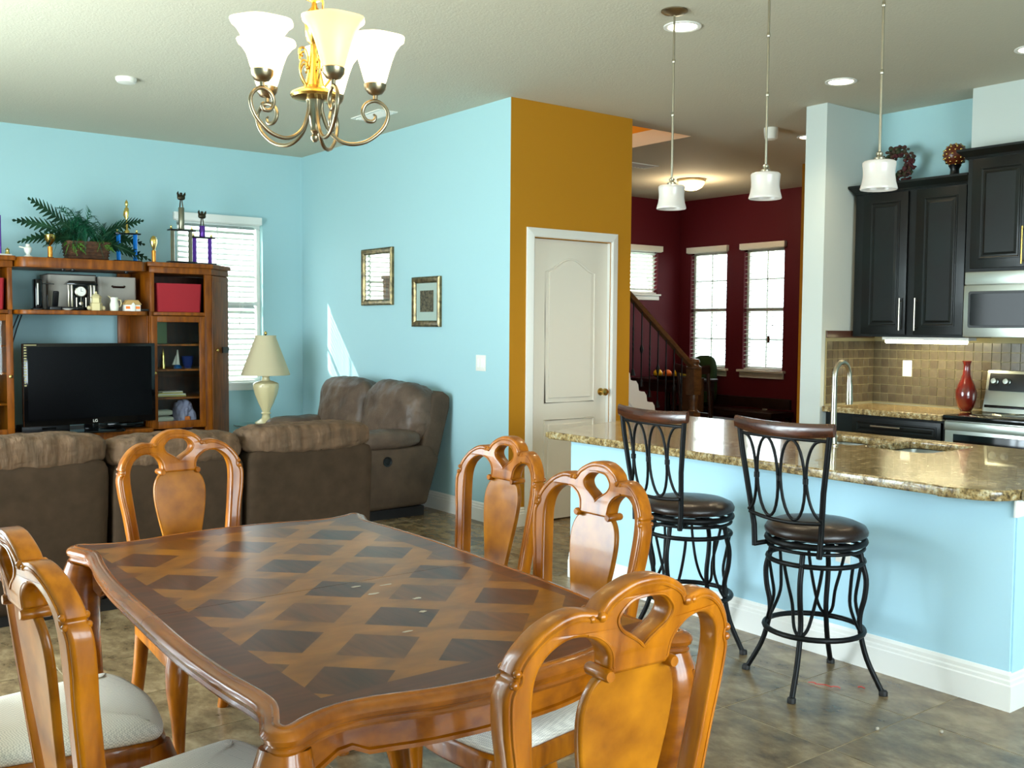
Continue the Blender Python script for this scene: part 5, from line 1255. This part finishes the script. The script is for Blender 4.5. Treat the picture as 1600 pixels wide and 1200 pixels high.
# ------------------------------------------------------------------ top of the wall unit: plant and trophies
ZB = 1.896
pl = thing('potted_palm_arrangement', 'artificial palm and fern arrangement in a brown basket on the wall unit', 'plant', (2.19, 8.36, ZB))
rp = lambda s, z, o=0: [(x*s, y*s, z) for x, y in rrect(-.165+o, .165-o, -.09+o, .09-o, .03)]
MB().rings([rp(.86, .001), rp(.9, .02), rp(1, .125), rp(1.03, .135), rp(1.03, .148), rp(1, .150, .015), rp(.95, .12, .02)], True, True).build('basket', M['basket'], pl, smooth=40)
for i in range(5):
    z = .018+i*.024; MB().tube([(x*(1.01), y*(1.01), z_) for x, y, z_ in rp(.885+.115*z/.125, z)], .006, 6, closed=True).build('basket_band', M['basket'], pl, smooth=50)
rr_ = random.Random(11)
def frond(root, az, length, rise, droop, wmax, m, nl=14, serr=True, tilt=0.):
    """one big feather leaf: midrib and leaflets in a single mesh"""
    b = MB(); c, s = math.cos(az), math.sin(az); pts = []
    for i in range(nl+1):
        u = i/nl; r = length*u; z = rise*length*u-droop*length*u*u; pts.append(Vector((root[0]+r*c, root[1]+r*s, root[2]+z)))
    b.tube(pts, [.004*(1-.7*i/nl) for i in range(nl+1)], 5)
    side = Vector((-s*math.cos(tilt), c*math.cos(tilt), math.sin(tilt)))
    for i in range(1, nl+1):
        u = i/nl; d = (pts[i]-pts[i-1]).normalized(); w_ = wmax*math.sin(PI*min(1, u*1.02)*.94+.1)**.7
        for sg in (-1, 1):
            p = pts[i]; q = p+side*sg*w_*.85+d*w_*.7-Vector((0, 0, w_*.10)); e = d*length/nl*(.62 if serr else .34)
            b.add([p-e, p+e, q+e*.15, q-e*.15], [(0, 1, 2, 3), (3, 2, 1, 0)])
    o = b.build('frond', m, pl); return o
for az, L, ri, dr, w_ in ((PI+.25, .44, .95, .25, .055), (PI-.15, .50, .62, .30, .05), (PI+.15, .50, .40, .42, .045), (PI+.5, .40, .5, .6, .045), (-.10, .42, .80, .30, .05), (.12, .46, .45, .38, .045), (-.25, .40, .30, .55, .045), (.35, .38, .62, .45, .05), (-.05, .48, .10, .30, .04)):
    frond((.0, .0, .13), az, L, ri, dr, w_*1.5, M['green'], tilt=1.0 if math.cos(az) < 0 else -1.0)
for k_ in range(70):
    az = rr_.uniform(0, 2*PI); frond((-.05+rr_.uniform(-.05, .05), rr_.uniform(-.03, .03), .15), az, rr_.uniform(.10, .21), rr_.uniform(2.2, 3.8), rr_.uniform(2.2, 3.2), rr_.uniform(.034, .052), M['green_blue'], 12, False, rr_.uniform(-1.2, 1.2))
for k_ in range(30):
    az = rr_.uniform(0, 2*PI); frond((.12+rr_.uniform(-.04, .04), rr_.uniform(-.03, .03), .14), az, rr_.uniform(.12, .20), rr_.uniform(.9, 2.2), rr_.uniform(.5, 1.2), rr_.uniform(.024, .036), M['green_blue'] if k_ % 3 else M['green'], 10, False, rr_.uniform(-1.2, 1.2))
for k_ in range(26):
    az = rr_.uniform(PI, 2*PI); sx = -.12 if k_ % 2 else .10; frond((sx, -.05, .12), az, rr_.uniform(.07, .12), rr_.uniform(.2, 1.3), rr_.uniform(.6, 1.4), .03, M['green_light'], 5, False, .8)

def column_trophy(x, y, z, w_, hcol, mcol, label, mid_h, fig, fh, ncol=2):
    t = thing('trophy', label, 'trophy', (x, y, z))
    MB().box(-w_/2-.03, w_/2+.03, -.04, .04, 0, .018).build('base', M['black_gloss'], t, bevel=.002)
    for s in (-1, 1):
        MB().lathe([(.016, .0185), (.016, hcol)], (s*(w_/2-.012), 0, 0), 12, ripple=lambda a, h: .10*math.cos(6*a)).build('column', mcol, t, smooth=30)
        MB().lathe([(.003, hcol+.0125), (.012, hcol+.016), (.006, hcol+.026), (.009, hcol+.036), (.001, hcol+.045)], (s*(w_/2-.0), 0, 0), 10).build('finial', M['trophy_gold'], t, smooth=50)
    MB().box(-w_/2-.022, w_/2+.022, -.038, .038, hcol+.0003, hcol+.012).build('platform', M['black_gloss'], t, bevel=.002)
    z1 = hcol+.0125
    if mid_h: MB().lathe([(.022, z1), (.024, z1+.004), (.024, z1+mid_h-.004), (.022, z1+mid_h)], (0, 0, 0), 14).build('upper_column', mcol, t, smooth=50); z1 += mid_h
    if fig == 'ram':
        b = MB(); b.tube([(-.012, 0, z1), (-.006, 0, z1+fh*.45)], .005, 6); b.tube([(.014, 0, z1), (.006, 0, z1+fh*.45)], .005, 6)
        b.cushion((0, 0, z1+fh*.62), (.065, .03, fh*.34), 8, 2.5); b.tube([(-.02, 0, z1+fh*.7), (-.028, 0, z1+fh*.88), (-.024, 0, z1+fh)], [.012, .009, .002], 6); b.tube([(.02, 0, z1+fh*.7), (.03, 0, z1+fh*.85), (.034, 0, z1+fh*.97)], [.012, .009, .002], 6); b.ball((0, 0, z1+fh*.84), .013, 8, m=6)
        b.build('figure', mat('dark_bronze', (60, 54, 40), .35, metal=.8), t, smooth=60)
    else:
        b = MB(); b.lathe([(.022, z1), (.022, z1+fh*.06), (.010, z1+fh*.10), (.012, z1+fh*.28), (.007, z1+fh*.36), (.015, z1+fh*.52), (.020, z1+fh*.62), (.016, z1+fh*.74), (.007, z1+fh*.78), (.013, z1+fh*.86), (.012, z1+fh*.93), (.001, z1+fh)], (0, 0, 0), 14); b.tube([(-.018, 0, z1+fh*.66), (-.026, -.01, z1+fh*.52), (-.016, -.015, z1+fh*.44)], .005, 6)
        b.build('figure', M['trophy_gold'], t, smooth=60)
    return t
column_trophy(2.902, 8.235, 1.9005, .17, .265, M['grey_col'], 'tallest trophy with silver columns and dark bronze figure', .18, 'ram', .13)
column_trophy(3.108, 8.325, 1.9005, .155, .222, M['purple_col'], 'purple-columned trophy at the right end of the wall unit', .095, 'ram', .13)
column_trophy(2.497, 8.34, 1.8955, .155, .225, M['blue_col'], 'blue-columned trophy with gold figure behind the palm', .0, 'star', .265)
def small_trophy(x, y, z, label, kind):
    t = thing('trophy', label, 'trophy', (x, y, z))
    if kind == 'cup':
        MB().box(-.024, .024, -.02, .02, 0, .012).build('base', M['black_gloss'], t, bevel=.002); MB().lathe([(.017, .0125), (.017, .10)], (0, 0, 0), 12).build('column', M['orange_col'], t, smooth=50)
        MB().lathe([(.017, .1005), (.009, .112), (.018, .135), (.026, .165), (.026, .19), (.016, .215), (.001, .222)], (0, 0, 0), 14, ripple=lambda a, h: .12*math.cos(5*a)).build('figure', M['trophy_gold'], t, smooth=50)
    elif kind == 'ball':
        MB().box(-.022, .022, -.02, .02, 0, .01).build('base', M['black_gloss'], t, bevel=.002); MB().lathe([(.018, .0105), (.018, .09)], (0, 0, 0), 12).build('column', M['orange_col'], t, smooth=50)
        MB().lathe([(.004, .0905), (.008, .10), (.02, .115), (.036, .14), (.044, .175), (.036, .182), (.028, .15), (.004, .12)], (0, 0, 0), 16).build('cup', M['trophy_gold'], t, smooth=60); MB().ball((.006, -.012, .158), .024, 12, m=10).build('ball', mat('maroon_ball', (110, 30, 26), .4), t, smooth=60)
    elif kind == 'pitcher':
        MB().lathe([(.001, 0), (.03, 0), (.03, .01), (.012, .02), (.016, .03), (.026, .045), (.030, .07), (.014, .085), (.016, .098), (.001, .104)], (0, 0, 0), 12).build('figure', M['plate'], t, smooth=50); MB().tube([(-.02, 0, .07), (-.06, 0, .078)], .006, 6).build('arm', M['plate'], t, smooth=50)
    else:
        MB().box(-.06, .045, -.03, .03, 0, .016).build('base', M['plate'], t, bevel=.002); MB().lathe([(.001, .0165), (.02, .0165), (.012, .04), (.016, .05), (.001, .065)], (.02, 0, 0), 10).build('figure', M['trophy_gold'], t, smooth=50)
        MB().lathe([(.010, .0165), (.010, .30)], (-.030, 0, 0), 10).build('column', M['purple_col'], t, smooth=50)
small_trophy(2.680, 8.25, 1.8955, 'small gold trophy on amber column right of the blue trophy', 'cup')
small_trophy(1.892, 8.22, 1.8955, 'small cup trophy with maroon ball left of the palm', 'ball')
small_trophy(1.737, 8.22, 1.8955, 'small white figure trophy near the left end of the shelf', 'pitcher')
small_trophy(1.585, 8.26, 1.9005, 'purple column trophy cut by the left picture edge', 'purple')
# ------------------------------------------------------------------ hall: staircase, console, seats
def staircase():
    t = thing('staircase', 'staircase with dark oak handrail, iron balusters and white stringer', 'staircase', (0, 0, 0))
    Y0, Y1 = 6.42, 7.40
    xn, zn = 7.09, 0.0                         # newel
    rise, run = .19, .245
    # treads up towards -X
    for k_ in range(11):
        x1 = xn-.05-run*k_; z = rise*(k_+1)
        MB().box(x1-run-.02, x1, Y0+.035, Y1, z-.03, z).build('tread', M['stair_wood'], t, bevel=.005)
        MB().box(x1-run, x1-run+.018, Y0+.035, Y1, z+.0005 if k_ < 10 else z+.0005, z+rise-.031).build('riser', M['white'], t)
    # white stringer with a scalloped upper edge, one scallop per baluster
    sl = .945; p = []
    n = 22; px = .105
    def zt(x): return .27+(xn-.10-x)*sl
    xs = xn-.10
    for k_ in range(n):
        x = xs-px*k_; z = zt(x)
        p += [(x, z-.02), (x-.01, z+.035), (x-px*.35, z+.068), (x-px*.7, z+.070), (x-px*.98, z+.078)]
    poly = [(xs+.05, .02), (xs+.05, .08)]+p+[(xs-px*n, zt(xs-px*n)-.42), (xs-.35, .02)]
    MB().prism(poly[::-1], Y0, Y0+.03, 'Y').build('stringer', M['white'], t)
    mo = MB(); mo.tube([(xs-.05, Y0-.004, zt(xs)-.20), (xs-px*n, Y0-.004, zt(xs-px*n)-.20)], .012, 6); mo.build('stringer_moulding', M['white'], t, smooth=50)
    # handrail
    def zr(x): return 1.03+(xn-x)*.785
    x2 = 5.1
    prof = [(-.026, -.03), (-.034, -.008), (-.030, .02), (-.012, .034), (.012, .034), (.030, .02), (.034, -.008), (.026, -.03)]
    MB().rings([[(x, Y0+.015+a, zr(x)+b_) for a, b_ in prof] for x in (xn-.03, x2)], True, True).build('handrail', M['stair_wood'], t, smooth=50)
    # newel post
    nb = MB(); yy = Y0+.015
    nb.box(xn-.048, xn+.048, yy-.048, yy+.048, 0, .62); b1 = nb.build('newel_post', M['stair_wood'], t, bevel=.006)
    MB().lathe([(.048, .62), (.052, .628), (.040, .64), (.034, .66), (.042, .70), (.046, .74), (.044, .78)], (xn, yy, 0), 16).build('newel_turning', M['stair_wood'], b1, smooth=45)
    MB().box(xn-.052, xn+.052, yy-.052, yy+.052, .781, 1.03).build('newel_block', M['stair_wood'], b1, bevel=.008)
    MB().lathe([(.070, 1.031), (.072, 1.045), (.050, 1.058), (.046, 1.07), (.056, 1.09), (.046, 1.115), (.001, 1.125)], (xn, yy, 0), 20).build('newel_cap', M['stair_wood'], b1, smooth=45)
    # twisted iron balusters with knuckles and shoes
    for k_ in range(n-2):
        x = xs-px*(k_+.62); z0 = zt(x)+.055; z1 = zr(x)-.028
        b = MB(); L = z1-z0
        prof_ = [(.0065, z0), (.0065, z0+L*.35)]
        for q in range(9): prof_.append((.0065 if q % 2 else .0095, z0+L*(.36+.035*q)))
        prof_ += [(.0065, z0+L*.68), (.0065, z1)]
        if k_ % 2: prof_ = [(.0065, z0), (.0065, z0+L*.44), (.014, z0+L*.47), (.018, z0+L*.5), (.014, z0+L*.53), (.0065, z0+L*.56), (.0065, z1)]
        b.lathe(prof_, (x, yy, 0), 8); ba = b.build('baluster', M['iron'], t, smooth=50)
        MB().lathe([(.010, z0+.055), (.014, z0+.045), (.014, z0+.035), (.020, z0+.012), (.022, z0-.002)], (x, yy, 0), 10).build('baluster_shoe', M['iron'], ba, smooth=50)
staircase()
# console table with fruit bowl against the far corner
ct_ = thing('console_table', 'dark wooden hall console table behind the stair railing', 'table', (8.45, 8.10, .095))
MB().box(-.30, .42, -.42, .36, .70, .735).build('tabletop', M['dark_wood'], ct_, bevel=.008)
MB().box(-.27, .39, -.39, .33, .60, .6995).build('apron', M['dark_wood'], ct_)
for x in (-.25, .37):
    for y in (-.37, .31): MB().tube([(x, y, .60), (x, y, .3), (x, y, -.095)], [.03, .024, .016], 8).build('leg', M['dark_wood'], ct_, smooth=50)
MB().box(-.25, .37, -.37, .31, .22, .24).build('lower_shelf', M['dark_wood'], ct_)
fb = thing('fruit_tray', 'shallow dark tray holding fruit on the hall console', 'tray', (8.33, 7.90, .8305))
MB().lathe([(.001, 0), (.12, 0), (.21, .035), (.22, .045), (.205, .040), (.12, .010), (.001, .008)], (0, 0, 0), 28).build('body', M['dark_wood'], fb, smooth=50)
def fruit(x, y, r, m, label):
    f = thing('fruit', label, 'fruit', (x, y, .8305+.016+r*.92), 0, 'fruit in the hall tray')
    MB().ball((0, 0, 0), r, 14, (1, 1, .92), 10).build('flesh', m, f, smooth=60); MB().tube([(0, 0, r*.85), (.004, 0, r*1.1)], .004, 5).build('stem', M['dark_wood'], f)
fruit(8.24, 8.02, .052, M['lemon'], 'yellow fruit at the left of the hall tray'); fruit(8.29, 7.92, .050, M['orange'], 'orange fruit between the yellow ones in the hall tray'); fruit(8.35, 7.82, .052, M['lemon'], 'yellow fruit right of the orange one in the hall tray'); fruit(8.40, 7.74, .044, mat('pale_pear', (210, 210, 110), .5), 'pale green-yellow fruit at the right of the hall tray')
def hall_chair(x, y, rz, label, cushion=False):
    t = thing('hall_chair', label, 'chair', (x, y, 0), rz)
    W = M['dark_wood']
    MB().box(-.24, .24, -.22, .24, .42, .47).build('seat', M['leather'], t, bevel=.015)
    for sx in (-1, 1):
        MB().tube([(sx*.22, .20, .42), (sx*.22, .20, 0)], [.022, .016], 8).build('leg', W, t, smooth=50)
        MB().tube([(sx*.22, -.22, 0), (sx*.22, -.20, .45), (sx*.225, -.26, 1.0)], [.018, .022, .018], 8).build('leg', W, t, smooth=50)
    rgs = []
    for k_ in range(9):
        x_ = -.25+.5*k_/8; dz = .02*(1-(x_/.25)**2)*-1+.02
        rgs.append([(x_, -.262-.03*(1-(x_/.25)**2)+.014*math.cos(a), .975+dz+.045*math.sin(a)) for a in [2*PI*q/10 for q in range(10)]])
    MB().rings(rgs, True, True).build('crest_rail', W, t, smooth=60)
    MB().box(-.15, .15, -.262, -.235, .56, .90).build('back_panel', mat('tan_back_panel', (74, 50, 28), .5), t, bevel=.005)
    MB().box(-.21, .21, -.255, -.228, .50, .55).build('lower_rail', W, t, bevel=.004)
    return t
hall_chair(8.0, 7.02, -PI/2-.1, 'dark wooden hall chair with a curved crest in front of the maroon windows')
gp = thing('green_cushion', 'dark green cushion in front of the left maroon-wall window', 'cushion', (9.10, 8.10, 0))
MB().cushion((0, 0, .785), (.14, .36, .60), 14, 3.5, .006, 6).build('cover', mat('dark_green_cloth', (34, 60, 30), .85), gp, smooth=70)
MB().tube([(-.065, -.17, .55), (-.072, 0, .53), (-.065, .17, .55)], .006, 6).build('piping', mat('green_piping', (60, 90, 50), .8), gp, smooth=60)
hb = thing('hall_bench', 'dark high-backed bench under the maroon-wall windows', 'bench', (9.10, 7.75, 0))
MB().box(-.20, .20, -.80, .75, .42, .48).build('seat', M['dark_wood'], hb, bevel=.01)
MB().box(.12, .16, -.80, .75, .50, .62).build('back_panel', M['dark_wood'], hb, bevel=.01)
for y in (-.75, .70):
    for x in (-.17, .17): MB().box(x-.025, x+.025, y-.025, y+.025, 0, .419).build('leg', M['dark_wood'], hb)

hc = thing('hanging_card', 'small brown card hanging in front of the right maroon-wall window', 'card', (9.27, 7.30, 1.25))
MB().box(-.002, .002, -.018, .018, 0, .075).build('card', M['basket'], hc); MB().tube([(0, 0, .075), (0, 0, .60), (.036, 0, 1.09)], .0015, 5).build('string', M['white'], hc)
# ------------------------------------------------------------------ small debris
def bit(name, label, cat, pts, r, m, group=None):
    o = MB().tube(pts, r, 6).build(name, m, None, smooth=60); return tag(o, label, cat, group)
bit('red_ribbon', 'curl of red ribbon on the floor by the bar stools', 'ribbon', [(3.33+.0035*k_+.006*math.sin(k_*1.3), 2.385-.009*k_+.006*math.cos(k_*1.9), .004+.003*abs(math.sin(k_))) for k_ in range(14)], .002, M['red_thread'])
bit('red_scrap', 'tiny red scrap on the floor under the nearer stool', 'scrap', [(3.44, 2.24, .005), (3.448, 2.23, .008), (3.45, 2.215, .005)], .0025, M['red_thread'])
for x, y, lab in ((3.131, 1.957, 'pale crumb on the floor tiles, the left one'), (3.287, 1.807, 'pale crumb on the floor tiles, the right one')):
    o = MB().cushion((x, y, .006), (.014, .010, .010), 4, 3).build('crumb', M['smudge'], None, smooth=60); tag(o, lab, 'crumb')
sm_l = ['topmost left', 'upper white', 'small curved', 'right-hand', 'far right', 'lowest']
rs = random.Random(4)
for i, (x, y, sx, sy) in enumerate(((1.227, 2.243, .035, .012), (1.23, 2.157, .034, .018), (1.299, 2.215, .05, .008), (1.296, 2.059, .030, .014), (1.244, 1.955, .022, .018), (1.134, 1.844, .035, .010))):
    n_ = 12; pts = [(x+sx/2*math.cos(2*PI*k_/n_)*rs.uniform(.6, 1), y+sy/2*math.sin(2*PI*k_/n_)*rs.uniform(.5, 1)) for k_ in range(n_)]
    o = MB().prism(pts, ZT+.0004, ZT+.0012).build('table_smudge', M['smudge'], None); tag(o, 'dried white smudge on the table top, %s one' % sm_l[i], 'smudge')
